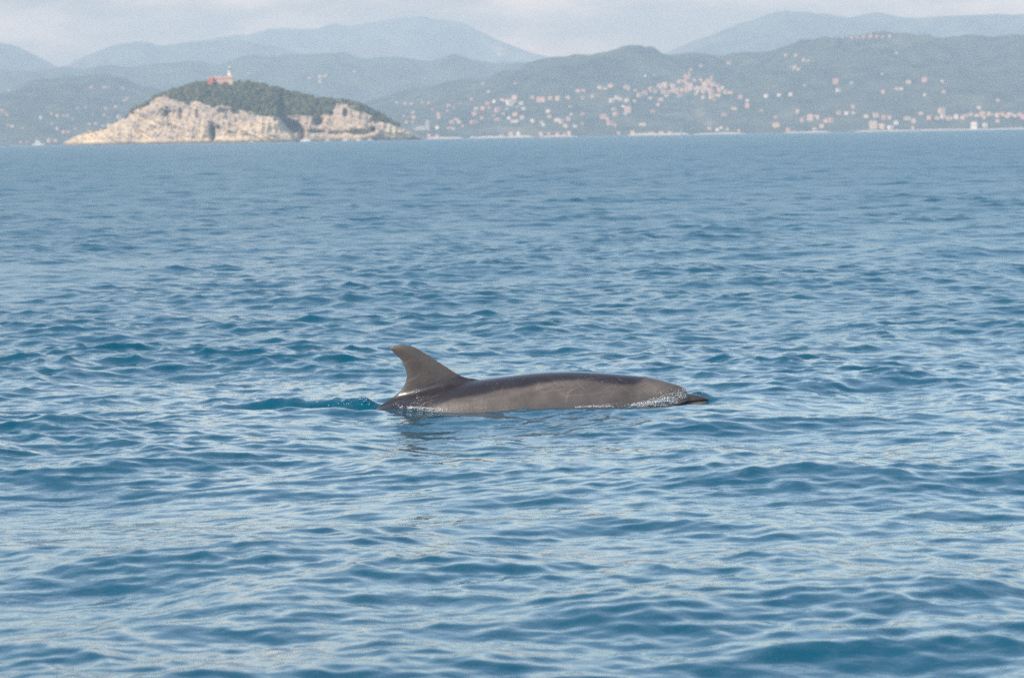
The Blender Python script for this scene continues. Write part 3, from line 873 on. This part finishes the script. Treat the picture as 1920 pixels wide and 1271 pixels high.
houses(T_A, [(1836,202,9,'c'),(1600,201,7),(1495,211,7),(1519,223,12,'c'),(1532,221,10),(1505,227,7),(1549,228,9),(1558,228,9),(1541,237,9),(1528,243,7),(1572,213,9),(1588,213,8,'w'),
    (1600,213,7),(1624,219,8,'w'),(1642,217,11),(1657,222,8),(1668,221,8),(1680,231,9,'w'),(1654,238,12),(1670,239,12,'w'),(1701,222,12),(1713,228,8),(1712,241,6),(1727,213,9),
    (1766,211,11),(1742,222,9),(1757,222,9),(1780,222,12),(1793,221,8),(1805,222,9),(1812,217,9),(1820,216,8),(1832,217,9),(1842,216,9),(1854,216,8),(1861,216,6),(1871,228,7),(1878,216,9),
    (1888,219,9),(1895,215,9),(1903,218,8),(1919,221,8),(1847,237,8,'w'),(1827,238,12),(1912,216,8),(1768,220,8),(1845,222,7),(1870,218,8)], 'in the village strung along the low shore', 'along the low shore')
houses(T_A, [(1029,251,8),(1045,251,10),(1058,251,8),(1068,251,10),(1015,252,9),(1160,249,9,'p'),(1330,241,11),(1345,243,10),(1352,239,10),(1364,243,8),(1385,245,8),(1478,244,10),(805,255,9),(820,255,10),(940,252,13),(958,251,12),(972,251,10),
    (1186,248,12),(1222,247,14),(1240,247,14),(1256,247,13)], 'at the water\'s edge below the hills', 'at the water\'s edge')
houses(T_A, [(231,165,8),(201,164,8),(194,164,6),(172,164,8),(239,185,6),(233,189,7),(211,189,4),(145,203,5,'w'),(160,201,6,'w'),(198,203,8),(217,200,8),(195,216,8),(204,220,6),(173,215,5),
    (223,220,10),(222,234,10),(226,227,8),(168,233,7,'w'),(180,232,9,'p'),(194,236,8),(203,234,8),(166,245,5,'w'),(108,217,8,'o'),(97,213,7),(119,217,7,'p'),(127,218,7),(136,224,6),(76,221,8),
    (97,232,6),(107,242,8),(119,248,10,'p'),(128,248,9),(141,242,6,'p'),(15,234,6),(23,236,10),(42,240,6),(2,207,6,'p'),(6,208,8,'p'),(11,212,7,'p'),(14,217,6,'p'),(39,267,8,'p'),(51,267,6,'p'),
    (92,265,10,'p'),(104,264,9,'p'),(16,168,5)], 'on the hillside behind the western tip of the island', 'behind the western tip of the island')
houses(T_B, [(580,147,7),(600,145,8),(606,143,7),(600,153,8),(611,142,7),(664,135,6),(467,137,6)], 'on the far ridge behind the island', 'on the far ridge behind the island')
p = T_A.hit(1455, 239)
o = link(bpy.data.objects.new('house', house_mesh('house', 17, 11, 9, 2.5, M_OCHRE))); o.location = p
tag(o, 'large bright ochre house alone at the shore under the hills', 'house')
p = T_A.hit(1637, 241)
o = link(bpy.data.objects.new('apartment_block', house_mesh('apartment_block', 19, 12, 17, 2.5, M_CREAM))); o.location = p
tag(o, 'tall cream apartment block at the water below the shore village', 'building')

def church(px, py, s, colour_m, label):
    p = T_A.hit(px, py)
    r = empty('church', p, random.uniform(-.3, .3))
    tag(r, label, 'church')
    bm = bmesh.new(); add_box(bm, 0, 0, -4, 10 * s, 16 * s, 4 + 9 * s); part('nave', bm, r, colour_m)
    bm = bmesh.new()
    vs = [bm.verts.new(c) for c in ((-5.4*s, -8.4*s, 9.003*s), (5.4*s, -8.4*s, 9.003*s), (5.4*s, 8.4*s, 9.003*s), (-5.4*s, 8.4*s, 9.003*s), (0, -8.4*s, 12.4*s), (0, 8.4*s, 12.4*s))]
    for q in ((3, 2, 1, 0), (0, 1, 4), (2, 3, 5), (1, 2, 5, 4), (3, 0, 4, 5)): bm.faces.new([vs[i] for i in q])
    part('roof', bm, r, M_TILE)
    bm = bmesh.new(); add_box(bm, 7.6 * s, -3 * s, -4, 4.2 * s, 4.2 * s, 4 + 18 * s); t = part('bell_tower', bm, r, colour_m)
    bm = bmesh.new(); add_box(bm, 7.6 * s, -3 * s, 18.003 * s, 4.6 * s, 4.6 * s, 4 * s, 0, 0, 0.06); part('spire', bm, t, M_TILE)
    bm = bmesh.new(); add_box(bm, 7.6 * s, -5.12 * s, 14 * s, 1.4 * s, 0.1, 2.4 * s); part('belfry_opening', bm, t, M_GLASS)
church(1287, 148, 1.0, M_PINK, 'pink church with bell tower at the western end of the hilltop village')
church(1328, 158, 1.1, M_CREAM, 'cream church with bell tower at the top of the hilltop village')

def castle():
    p = T_A.hit(800, 244)
    r = empty('castle', p)
    tag(r, 'pale stone castle with square keep on the far shore beside the island', 'castle')
    bm = bmesh.new(); add_box(bm, 2, 0, -6, 8.5, 8.5, 6 + 22, 0.2, 0, 0.93); k = part('keep', bm, r, M_STONE)
    bm = bmesh.new()
    for i in range(4):
        for j in range(3):
            a = i * math.pi / 2 + 0.2
            lx, ly = (j - 1) * 3.0, -3.5
            add_box(bm, 2 + lx * math.cos(a) - ly * math.sin(a), lx * math.sin(a) + ly * math.cos(a), 21.9, 1.6, 0.7, 1.5, a)
    part('battlement', bm, k, M_STONE)
    bm = bmesh.new(); add_box(bm, -14, 1, -6, 22, 9, 6 + 9, 0.1, 0, 0.95); part('curtain_wall', bm, r, M_STONE)
    bm = bmesh.new(); add_box(bm, -24, 3, -8, 12, 10, 8 + 5, 0.2, 0, 0.9); part('bastion', bm, r, M_STONE)
castle()

# ------------------------------------------------------------------ boats
def hull_bm(L_, B, H, keel=0.5):
    bm = bmesh.new(); n = 14; rings = []
    for i in range(n + 1):
        t = i / n; x = -L_ / 2 + L_ * t
        w = B / 2 * (min(1, 0.86 + 0.5 * t) if t < 0.45 else math.sqrt(max(0.0, 1 - ((t - 0.45) / 0.55) ** 2.2)))
        sheer = H * (1 + 0.35 * t ** 2)
        w = max(w, 0.03)
        rings.append([bm.verts.new((x, sx * w, z)) for sx, z in ((-1.0, sheer), (-0.92, H * 0.3), (-0.6, -keel * .6), (0, -keel), (0.6, -keel * .6), (0.92, H * 0.3), (1.0, sheer))])
    for a, b in zip(rings, rings[1:]):
        for k in range(6): bm.faces.new((a[k], b[k], b[k + 1], a[k + 1]))
        bm.faces.new((a[6], b[6], b[0], a[0]))
    bm.faces.new(rings[0]); bm.faces.new(rings[-1][::-1])
    return bm

def motor_boat(px, y, L_, label, heading=0.0, cabin=True, mat=None, flybridge=False):
    p = at_y(px, 257, y)
    r = empty('motor_yacht' if flybridge else 'motor_boat', (p.x, y, 0), heading)
    tag(r, label, 'yacht' if flybridge else 'boat')
    B, H = L_ * 0.32, L_ * 0.15
    part('hull', hull_bm(L_, B, H), r, mat or M_GEL)
    bm = bmesh.new(); add_box(bm, 0, 0, H * 0.55, L_ * 0.94, B * 0.62, H * 0.5); part('deck', bm, r, M_GEL)
    if cabin:
        bm = bmesh.new(); add_box(bm, -0.02 * L_, 0, H * 1.04, L_ * 0.46, B * 0.66, H * 0.95, 0, 0, 0.84); c = part('cabin', bm, r, M_GEL)
        for sgn in (-1, 1):
            bm = bmesh.new(); add_box(bm, -0.02 * L_, sgn * B * 0.315, H * 1.35, L_ * 0.34, B * 0.04, H * 0.34); part('window', bm, c, M_GLASS)
        bm = bmesh.new(); add_box(bm, 0.197 * L_, 0, H * 1.35, 0.035 * L_, B * 0.48, H * 0.36); part('windscreen', bm, c, M_GLASS)
    if flybridge:
        bm = bmesh.new(); add_box(bm, -0.08 * L_, 0, H * 2.0, L_ * 0.28, B * 0.56, H * 0.7, 0, 0, 0.86); part('flybridge', bm, r, M_GEL)
        bm = bmesh.new(); add_box(bm, -0.10 * L_, 0, H * 3.5, L_ * 0.2, B * 0.5, H * 0.14)
        for sx in (-1, 1):
            for sy in (-1, 1): add_box(bm, -0.10 * L_ + sx * L_ * 0.08, sy * B * 0.2, H * 2.65, 0.12, 0.12, H * 0.9)
        part('hardtop', bm, r, M_GEL)
        bm = bmesh.new(); add_box(bm, -0.10 * L_, 0, H * 3.64, 0.15, 0.15, H * 1.0); part('mast', bm, r, M_METAL)
    return r
motor_boat(72, 3990, 15.5, 'white motor yacht with flybridge beside the western tip of the island', 0.25, True, None, True)
motor_boat(573, 3868, 12.5, 'white cabin cruiser at the foot of the island cliff, largest of its row', -0.2)
motor_boat(615, 3880, 7.0, 'second white cabin boat from the foot of the slanting cliff edge', 0.4)
motor_boat(647, 3885, 8.2, 'white cabin boat in the middle of the row under the eastern rocks', 0.1)
motor_boat(662, 3890, 4.4, 'small open boat between two white cabin boats under the eastern rocks', 0.5, False)
motor_boat(672, 3888, 5.6, 'white boat beside a small open boat under the eastern rocks', -0.4)
motor_boat(682, 3890, 4.2, 'small blue boat under the dark eastern rocks', 0.2, False, M_BLUE)
motor_boat(693, 3890, 6.2, 'white boat at the end of the row next to the eastern spit', 0.15)
motor_boat(472, 3850, 5.4, 'single white boat below the middle of the pale cliff', 0.3)
motor_boat(887, 7780, 15, 'white boat moored off the far shore east of the castle', 0.2)
motor_boat(906, 7790, 9, 'smaller white boat between two moored white boats off the far shore', -0.3)
motor_boat(918, 7780, 15, 'white boat off the far shore below the scattered hillside houses', 0.1)
motor_boat(949, 7785, 8, 'little white boat beside the pale quay of the far shore', 0.4)
motor_boat(977, 7780, 10, 'white boat at the eastern end of the pale quay', -0.2)
motor_boat(15, 4200, 5.5, 'small blue boat west of the white motor yacht', 0.1, False, M_BLUE)

def sailing_boat():
    y = 6000.0; p = at_y(1277, 250, y)
    r = empty('sailing_boat', (p.x, y, 0), 0.9)
    tag(r, 'sailing boat with tall white sail off the far shore', 'sailing boat')
    part('hull', hull_bm(12, 3.4, 1.1), r, M_GEL)
    bm = bmesh.new(); add_box(bm, -0.6, 0, 1.1, 4.5, 2.0, 0.6, 0, 0, 0.8); part('cabin', bm, r, M_GEL)
    bm = bmesh.new(); add_box(bm, 0.8, 0, 0.6, 0.2, 0.2, 16.4); add_box(bm, -1.8, 0, 2.2, 5.2, 0.16, 0.16); part('mast', bm, r, M_METAL)
    def sail(name, a, b, c, belly):
        n = 8; vs = []; q = []
        for i in range(n + 1):
            for j in range(n + 1):
                s, t = i / n, j / n
                pt = Vector(a) * (1 - s) * (1 - t) + Vector(b) * (1 - s) * t + Vector(c) * s
                pt.y += belly * math.sin(math.pi * t) * (1 - s) * math.sin(math.pi * min(1, s + .25))
                vs.append(pt[:])
        me = np_mesh(name, vs, grid_quads(n + 1, n + 1)); me.materials.append(M_SAIL)
        o = link(bpy.data.objects.new(name, me), r)
        so = o.modifiers.new('thick', 'SOLIDIFY'); so.thickness = 0.03
    sail('mainsail', (0.65, 0, 2.5), (-4.3, 0, 2.5), (0.7, 0, 16.6), 0.7)
    sail('jib', (5.6, 0, 1.7), (0.2, 0.5, 1.9), (1.0, 0, 14.6), 0.6)
sailing_boat()

# ------------------------------------------------------------------ dolphin
ST = np.array([  # x, top z, bottom z, half width
    (0.982, 0.008, -0.012, 0.011), (0.970, 0.020, -0.024, 0.024), (0.945, 0.031, -0.038, 0.038), (0.905, 0.039, -0.056, 0.047), (0.874, 0.043, -0.078, 0.053),
    (0.863, 0.052, -0.094, 0.060), (0.850, 0.073, -0.110, 0.073), (0.815, 0.093, -0.140, 0.092), (0.75, 0.114, -0.180, 0.122), (0.70, 0.130, -0.21, 0.140), (0.645, 0.141, -0.240, 0.158),
    (0.54, 0.154, -0.285, 0.188), (0.39, 0.169, -0.325, 0.218), (0.24, 0.179, -0.350, 0.236), (0.12, 0.180, -0.36, 0.242), (0.0, 0.1745, -0.360, 0.242),
    (-0.15, 0.160, -0.350, 0.236), (-0.30, 0.143, -0.330, 0.222), (-0.45, 0.118, -0.300, 0.202), (-0.60, 0.084, -0.275, 0.176), (-0.75, 0.040, -0.255, 0.150),
    (-0.95, -0.030, -0.255, 0.115), (-1.20, -0.055, -0.235, 0.082), (-1.45, -0.060, -0.190, 0.056), (-1.60, -0.045, -0.150, 0.044), (-1.80, -0.045, -0.105, 0.032), (-2.00, -0.055, -0.104, 0.022), (-2.09, -0.090, -0.110, 0.008)])
def smooth_table(tab, m):
    s = np.linspace(0, len(tab) - 1, m); idx = np.arange(len(tab)); out = []
    for c in range(tab.shape[1]):
        p = tab[:, c]; i = np.clip(s.astype(int), 0, len(tab) - 2); t = s - i
        g = lambda k: p[np.clip(k, 0, len(tab) - 1)]
        a, b_, c_, d = g(i - 1), g(i), g(i + 1), g(i + 2)
        out.append(0.5 * (2 * b_ + (c_ - a) * t + (2 * a - 5 * b_ + 4 * c_ - d) * t * t + (3 * b_ - a - 3 * c_ + d) * t ** 3))
    return np.stack(out, -1)

def build_dolphin():
    V, Q, T = [], [], []
    tab = smooth_table(ST, 190); n = 56
    for (x, zt, zb, hw) in tab:
        zm = zt * 0.44 + zb * 0.56
        for k in range(n):
            a = 2 * math.pi * k / n
            c, s = math.cos(a), math.sin(a)
            hz = (zt - zm) if s >= 0 else (zm - zb)
            e = 0.92
            V.append((x, hw * math.copysign(abs(c) ** e, c), zm + hz * math.copysign(abs(s) ** e, s)))
    for i in range(len(tab) - 1):
        for k in range(n):
            Q.append((i * n + k, i * n + (k + 1) % n, (i + 1) * n + (k + 1) % n, (i + 1) * n + k))
    def cap(i, flip):
        c = np.mean([V[i * n + k] for k in range(n)], 0); V.append(tuple(c)); ci = len(V) - 1
        for k in range(n):
            t = (ci, i * n + (k + 1) % n, i * n + k); T.append(t[::-1] if flip else t)
    cap(0, False); cap(len(tab) - 1, True)
    def blade(lead, trail, thick, place):
        """aerofoil blade between a leading and a trailing outline, both running root -> tip"""
        base = len(V); m = len(lead); w = 20
        for i in range(m):
            l = np.array(lead[i]); t = np.array(trail[i]); ch = np.linalg.norm(l - t)
            th = max(thick[i], 0.004)
            for k in range(w):
                a = 2 * math.pi * k / w
                f = 0.5 - 0.5 * math.cos(a)                      # 0 = lead, 1 = trail
                half = th * (1.45 * math.sqrt(f + 1e-9) * (1 - f) ** 0.75 + 0.10 * (math.sin(math.pi * f))) * (1 if a < math.pi else -1)
                p = l * (1 - f) + t * f
                V.append(place(p[0], p[1], half))
        for i in range(m - 1):
            for k in range(w):
                Q.append((base + i * w + k, base + i * w + (k + 1) % w, base + (i + 1) * w + (k + 1) % w, base + (i + 1) * w + k))
        for i, fl in ((0, False), (m - 1, True)):
            V.append(tuple(np.mean([V[base + i * w + k] for k in range(w)], 0))); ci = len(V) - 1
            for k in range(w):
                t = (ci, base + i * w + (k + 1) % w, base + i * w + k); T.append(t[::-1] if fl else t)
    def res(pts, m):
        pts = np.array(pts, float); d = np.concatenate([[0], np.cumsum(np.linalg.norm(np.diff(pts, axis=0), axis=1))]); s = np.linspace(0, d[-1], m)
        tb = smooth_table(pts, 200); dd = np.concatenate([[0], np.cumsum(np.linalg.norm(np.diff(tb, axis=0), axis=1))]); s = np.linspace(0, dd[-1], m)
        return np.stack([np.interp(s, dd, tb[:, c]) for c in range(2)], -1)
    # dorsal fin outline traced in the photograph (x, z)
    lead = res([(-0.20, 0.09), (-0.30, 0.142), (-0.365, 0.153), (-0.42, 0.173), (-0.51, 0.232), (-0.60, 0.293), (-0.675, 0.337), (-0.7335, 0.349), (-0.7635, 0.347), (-0.793, 0.341), (-0.809, 0.329)], 40)
    trail = res([(-0.92, -0.04), (-0.862, 0.012), (-0.793, 0.054), (-0.7485, 0.094), (-0.7275, 0.130), (-0.7186, 0.168), (-0.7265, 0.213), (-0.748, 0.262), (-0.778, 0.291), (-0.808, 0.318)], 40)
    blade(lead, trail, [0.034 * (1 - (i / 39.0)) ** 0.8 + 0.009 for i in range(40)], lambda a, b, h: (a, h, b))
    for s in (-1, 1):        # flukes and flippers, under water
        lead = res([(-1.86, 0.0), (-1.93, 0.10), (-2.05, 0.24), (-2.17, 0.33), (-2.24, 0.36)], 18)
        trail = res([(-2.07, 0.0), (-2.11, 0.06), (-2.15, 0.16), (-2.20, 0.28), (-2.25, 0.36)], 18)
        blade(lead, trail, [0.022 * (1 - i / 17.0) + 0.005 for i in range(18)], lambda a, b, h, s=s: (a, s * b, -0.085 - 0.25 * (-1.9 - a) + h))
        lead = res([(0.42, 0.0), (0.36, 0.10), (0.24, 0.26), (0.12, 0.36), (0.06, 0.385)], 18)
        trail = res([(0.22, 0.0), (0.20, 0.08), (0.12, 0.20), (0.07, 0.31), (0.05, 0.385)], 18)
        blade(lead, trail, [0.028 * (1 - i / 17.0) + 0.006 for i in range(18)], lambda a, b, h, s=s: (a, s * (0.14 + 0.75 * b) , -0.24 - 0.55 * b + h))
    me = np_mesh('dolphin', V, Q, T)
    o = bpy.data.objects.new('dolphin', me); COL.objects.link(o)
    rm = o.modifiers.new('skin', 'REMESH'); rm.mode = 'VOXEL'; rm.voxel_size = 0.0062; rm.use_smooth_shade = True
    sm = o.modifiers.new('smooth', 'SMOOTH'); sm.factor = 0.5; sm.iterations = 7
    dg = bpy.context.evaluated_depsgraph_get()
    me2 = bpy.data.meshes.new_from_object(o.evaluated_get(dg)); me2.name = 'dolphin'
    o.modifiers.clear(); o.data = me2; bpy.data.meshes.remove(me)
    co = np.empty(len(me2.vertices) * 3, np.float32); me2.vertices.foreach_get('co', co); co = co.reshape(-1, 3)
    x, y, z = co[:, 0].astype(float), co[:, 1].astype(float), co[:, 2].astype(float)
    ed = np.empty(len(me2.edges) * 2, np.int32); me2.edges.foreach_get('vertices', ed); ed = ed.reshape(-1, 2)
    zt_ = np.interp(x, ST[::-1, 0], ST[::-1, 1])
    wgt = np.exp(-((z - zt_ - 0.005) / 0.040) ** 2) * sstep(-0.95, -0.80, x) * sstep(-0.20, -0.32, x) * sstep(0.004, 0.018, np.abs(y))
    cnt = np.bincount(ed.ravel(), minlength=len(x)).astype(float)
    for _ in range(60):
        for arr in (y, z):
            sm_ = np.bincount(ed[:, 0], arr[ed[:, 1]], len(x)) + np.bincount(ed[:, 1], arr[ed[:, 0]], len(x))
            arr += 0.6 * wgt * (sm_ / cnt - arr)
    # mouth line, eye socket, blowhole as relief
    sgn = np.sign(y)
    mz = np.interp(x, [0.66, 0.72, 0.80, 0.86, 0.93, 0.985], [-0.020, -0.034, -0.020, -0.006, 0.002, 0.003])
    groove = 0.010 * np.exp(-((z - mz) / 0.005) ** 2) * sstep(0.66, 0.70, x) * (np.abs(y) > 0.008)
    y = y - sgn * groove
    bh = np.exp(-((x - 0.60) / 0.014) ** 2 - (y / 0.022) ** 2) * (z > 0.10)
    z = z - 0.008 * bh
    z = z + 0.004 * np.exp(-((x - 0.615) / 0.03) ** 2 - (y / 0.05) ** 2) * (z > 0.10)
    co[:, 1] = y; co[:, 2] = z
    me2.vertices.foreach_set('co', co.ravel()); me2.update()
    me2.polygons.foreach_set('use_smooth', np.ones(len(me2.polygons), dtype=bool))
    # pigment: dark cape along the back, sweeping down under the fin; paler brow and blaze
    px = 1000 + x * 334
    zl = np.interp(px, [700, 760, 800, 850, 900, 950, 1000, 1050, 1100, 1150, 1185, 1200, 1212, 1240], [-0.3, -0.3, -0.02, 0.052, 0.068, 0.094, 0.121, 0.143, 0.135, 0.110, 0.098, 0.118, 0.150, 0.30])
    wob = 0.012 * fbm(x * 9, z * 14, 4, 201)
    cape = sstep(-0.010, 0.012, z - zl - wob)
    fin_line = np.interp(px, [700, 760, 800, 860, 900], [0.05, 0.085, 0.125, 0.165, 0.20])
    finm = sstep(-0.02, 0.03, z - fin_line) * sstep(905, 860, px)
    cape = cape * (1 - 0.72 * finm) * sstep(1216, 1200, px) + 0.35 * sstep(1205, 1225, px) * sstep(1300, 1245, px) * sstep(0.085, 0.125, z)
    cape = cape + 0.75 * np.exp(-((z - mz) / 0.010) ** 2) * sstep(0.60, 0.68, x)
    cape = cape + 0.8 * sstep(0.80, 0.87, x) * sstep(-0.03, -0.01, z) * (1 - sstep(0.85, 0.90, x) * 0.3)
    pale = 0.62 * np.exp(-((px - 1228) / 34) ** 2 - ((z - 0.085) / 0.045) ** 2)
    pale = pale + 0.22 * np.exp(-((z - np.interp(px, [840, 900, 950, 990, 1040, 1090], [0.0, 0.035, 0.062, 0.095, 0.125, 0.128])) / 0.014) ** 2) * sstep(830, 870, px) * sstep(1120, 1060, px)
    pale = pale + 0.25 * finm * sstep(0.016, 0.0, np.abs(y)) * sstep(0.15, 0.2, z)
    pale = pale + 0.7 * sstep(0.84, 0.90, x) * sstep(0.0, -0.010, z - mz) + 0.6 * sstep(-0.1, -0.22, z)
    attr_float(me2, 'cape', np.clip(cape, 0, 1)); attr_float(me2, 'pale', np.clip(pale, 0, 0.9))
    me2.materials.clear(); me2.materials.append(M_SKIN)
    o.location = DOL
    tag(o, 'grey brown dolphin surfacing with hooked dorsal fin and scratched flank', 'dolphin')
    for s in (-1, 1):
        bm = bmesh.new(); bmesh.ops.create_uvsphere(bm, u_segments=14, v_segments=10, radius=0.013)
        for f in bm.faces: f.smooth = True
        e = part('eye', bm, o, M_EYE); e.location = (0.625, s * 0.160, -0.075)
    return o, co
DOLPHIN, DCO = build_dolphin()

# ------------------------------------------------------------------ splashes on and round the dolphin
def build_drops():
    v0, f0 = ico(1)
    pts = []
    near = DCO[(DCO[:, 1] < 0.02)]
    def on_skin(k, cond, r0, r1):
        c = near[cond(near[:, 0], near[:, 2], near[:, 1])]
        if not len(c): return
        for i in rng.choice(len(c), size=min(k, len(c)), replace=False):
            pts.append((c[i] + np.array([0, 0.0, 0.0]), r0 * 0.6 + (r1 - r0 * 0.6) * rng.random() ** 3.2))
    band = lambda zc, w: (lambda x, z, y: np.abs(z - zc(x)) < w)
    head = lambda x: np.interp(x, [0.48, 0.60, 0.70, 0.80, 0.86], [-0.010, 0.004, 0.022, 0.038, 0.052])
    on_skin(800, lambda x, z, y: (np.abs(z - head(x)) < 0.008 + 0.018 * np.clip((x - 0.5) / 0.3, 0, 1)) & (x > 0.48) & (x < 0.85), 0.0012, 0.0050)
    on_skin(90, lambda x, z, y: (z > 0.03) & (z < 0.075) & (x > 0.66) & (x < 0.84), 0.0012, 0.0040)
    on_skin(130, lambda x, z, y: (np.abs(z - 0.005 + 0.03 * (x + 0.65)) < 0.024) & (x > -0.79) & (x < -0.46), 0.0012, 0.0048)
    on_skin(60, lambda x, z, y: (np.abs(z + 0.005) < 0.010) & (x > -0.46) & (x < -0.25), 0.0012, 0.0040)
    on_skin(70, lambda x, z, y: (np.abs(z + 0.002) < 0.010) & (x > 0.26) & (x < 0.48), 0.0012, 0.0040)
    on_skin(150, lambda x, z, y: (z > 0.0) & (x > -0.8) & (x < 0.8), 0.0008, 0.0032)
    pts = [(p + np.array(DOL[:]), r) for p, r in pts]
    # loose drops: behind the fin, ahead of the brow, one flung up by the fin
    for k in range(150):
        t = rng.random() ** 1.4
        x = -0.86 - 0.42 * t; y = 0.10 + 0.30 * np.clip((-0.80 - x) / 0.75, 0, 1) - rng.uniform(0.0, 0.16)
        pts.append((np.array([x, y, 0.028 + 0.02 * rng.normal()]) + np.array(DOL[:]), 0.0007 + 0.0028 * rng.random() ** 3))
    for k in range(45):
        pts.append((np.array([0.87 + 0.10 * rng.random() , 0.02 + 0.05 * rng.normal(), 0.050 + 0.022 * rng.normal()]) + np.array(DOL[:]), 0.0007 + 0.002 * rng.random() ** 3))
    for k in range(14):
        pts.append((np.array([-0.655 + 0.012 * rng.normal(), -0.19, 0.03 + 0.006 * k]) + np.array(DOL[:]), rng.uniform(0.001, 0.0035)))
    V, Fc, off = [], [], 0
    for p, r in pts:
        sc = np.array([r * rng.uniform(0.8, 1.9), r * rng.uniform(0.8, 1.2), r * rng.uniform(0.7, 1.2)])
        v = v0 * sc * rng.uniform(0.85, 1.15, (len(v0), 1)) + p
        V.append(v); Fc.append(f0 + off); off += len(v)
    def film(x0, x1, zf, h, n, m, seed):
        nonlocal off
        P = []
        for i in range(n):
            x = x0 + (x1 - x0) * i / (n - 1)
            for j in range(m):
                z = zf(x) + h(x) * (j / (m - 1.0) - 0.75)
                d = (near[:, 0] - x) ** 2 + (near[:, 2] - z) ** 2 + 100 * (near[:, 1] > 0)
                P.append((x, near[np.argmin(d), 1], z, math.sin(math.pi * j / (m - 1.0)) * math.sin(math.pi * i / (n - 1.0)) ** 0.5))
        P = np.array(P)
        lump = np.abs(fbm(P[:, 0] * 55, P[:, 2] * 75, 3, seed)) * 2.2 + 0.6 * fbm(P[:, 0] * 12, P[:, 2] * 30, 2, seed + 4)
        P[:, 1] -= 0.013 * P[:, 3] * np.clip(lump, -0.2, 1.4) - 0.0035
        q = grid_quads(n, m)
        V.append(P[:, :3] + np.array(DOL[:])); Fc.append(np.concatenate([q[:, [0, 1, 2]], q[:, [0, 2, 3]]]) + off); off += len(P)
    film(0.46, 0.845, lambda x: head(x) + 0.004, lambda x: 0.022 + 0.05 * min(1, (x - 0.46) / 0.3), 150, 26, 301)
    film(-0.78, -0.46, lambda x: 0.004 - 0.05 * (x + 0.65), lambda x: 0.020, 150, 14, 311)
    film(0.20, 0.46, lambda x: 0.0, lambda x: 0.022, 90, 10, 321)
    me = np_mesh('spray', np.concatenate(V), tris=np.concatenate(Fc))
    me.materials.append(M_DROP)
    o = link(bpy.data.objects.new('spray', me))
    tag(o, 'glittering water drops splashed over the dolphin and its wake', 'spray', kind='stuff')
build_drops()

# ------------------------------------------------------------------ haze over the gulf
def build_haze():
    bm = bmesh.new()
    x0, x1, y0, y1, z0, z1 = -20500, 20500, -20500, 20500, -4.0, 760.0
    vs = [bm.verts.new(c) for c in ((x0, y0, z0), (x1, y0, z0), (x1, y1, z0), (x0, y1, z0), (x0, y0, z1), (x1, y0, z1), (x1, y1, z1), (x0, y1, z1))]
    for q in ((3, 2, 1, 0), (4, 5, 6, 7), (0, 1, 5, 4), (1, 2, 6, 5), (2, 3, 7, 6), (3, 0, 4, 7)): bm.faces.new([vs[i] for i in q])
    m = bpy.data.materials.new('haze'); m.use_nodes = True; nt = m.node_tree; nt.nodes.clear()
    out = nt.nodes.new('ShaderNodeOutputMaterial'); pv = nt.nodes.new('ShaderNodeVolumePrincipled')
    pv.inputs['Color'].default_value = (0.67, 0.865, 1.0, 1)
    pv.inputs['Density'].default_value = 0.000098
    pv.inputs['Anisotropy'].default_value = 0.0
    pv.inputs['Absorption Color'].default_value = (1, 1, 1, 1)
    nt.links.new(pv.outputs[0], out.inputs['Volume'])
    me = bm_mesh('haze', bm, m)
    tag(link(bpy.data.objects.new('haze', me)), 'pale blue summer haze lying over the whole gulf', 'haze', kind='stuff')
build_haze()
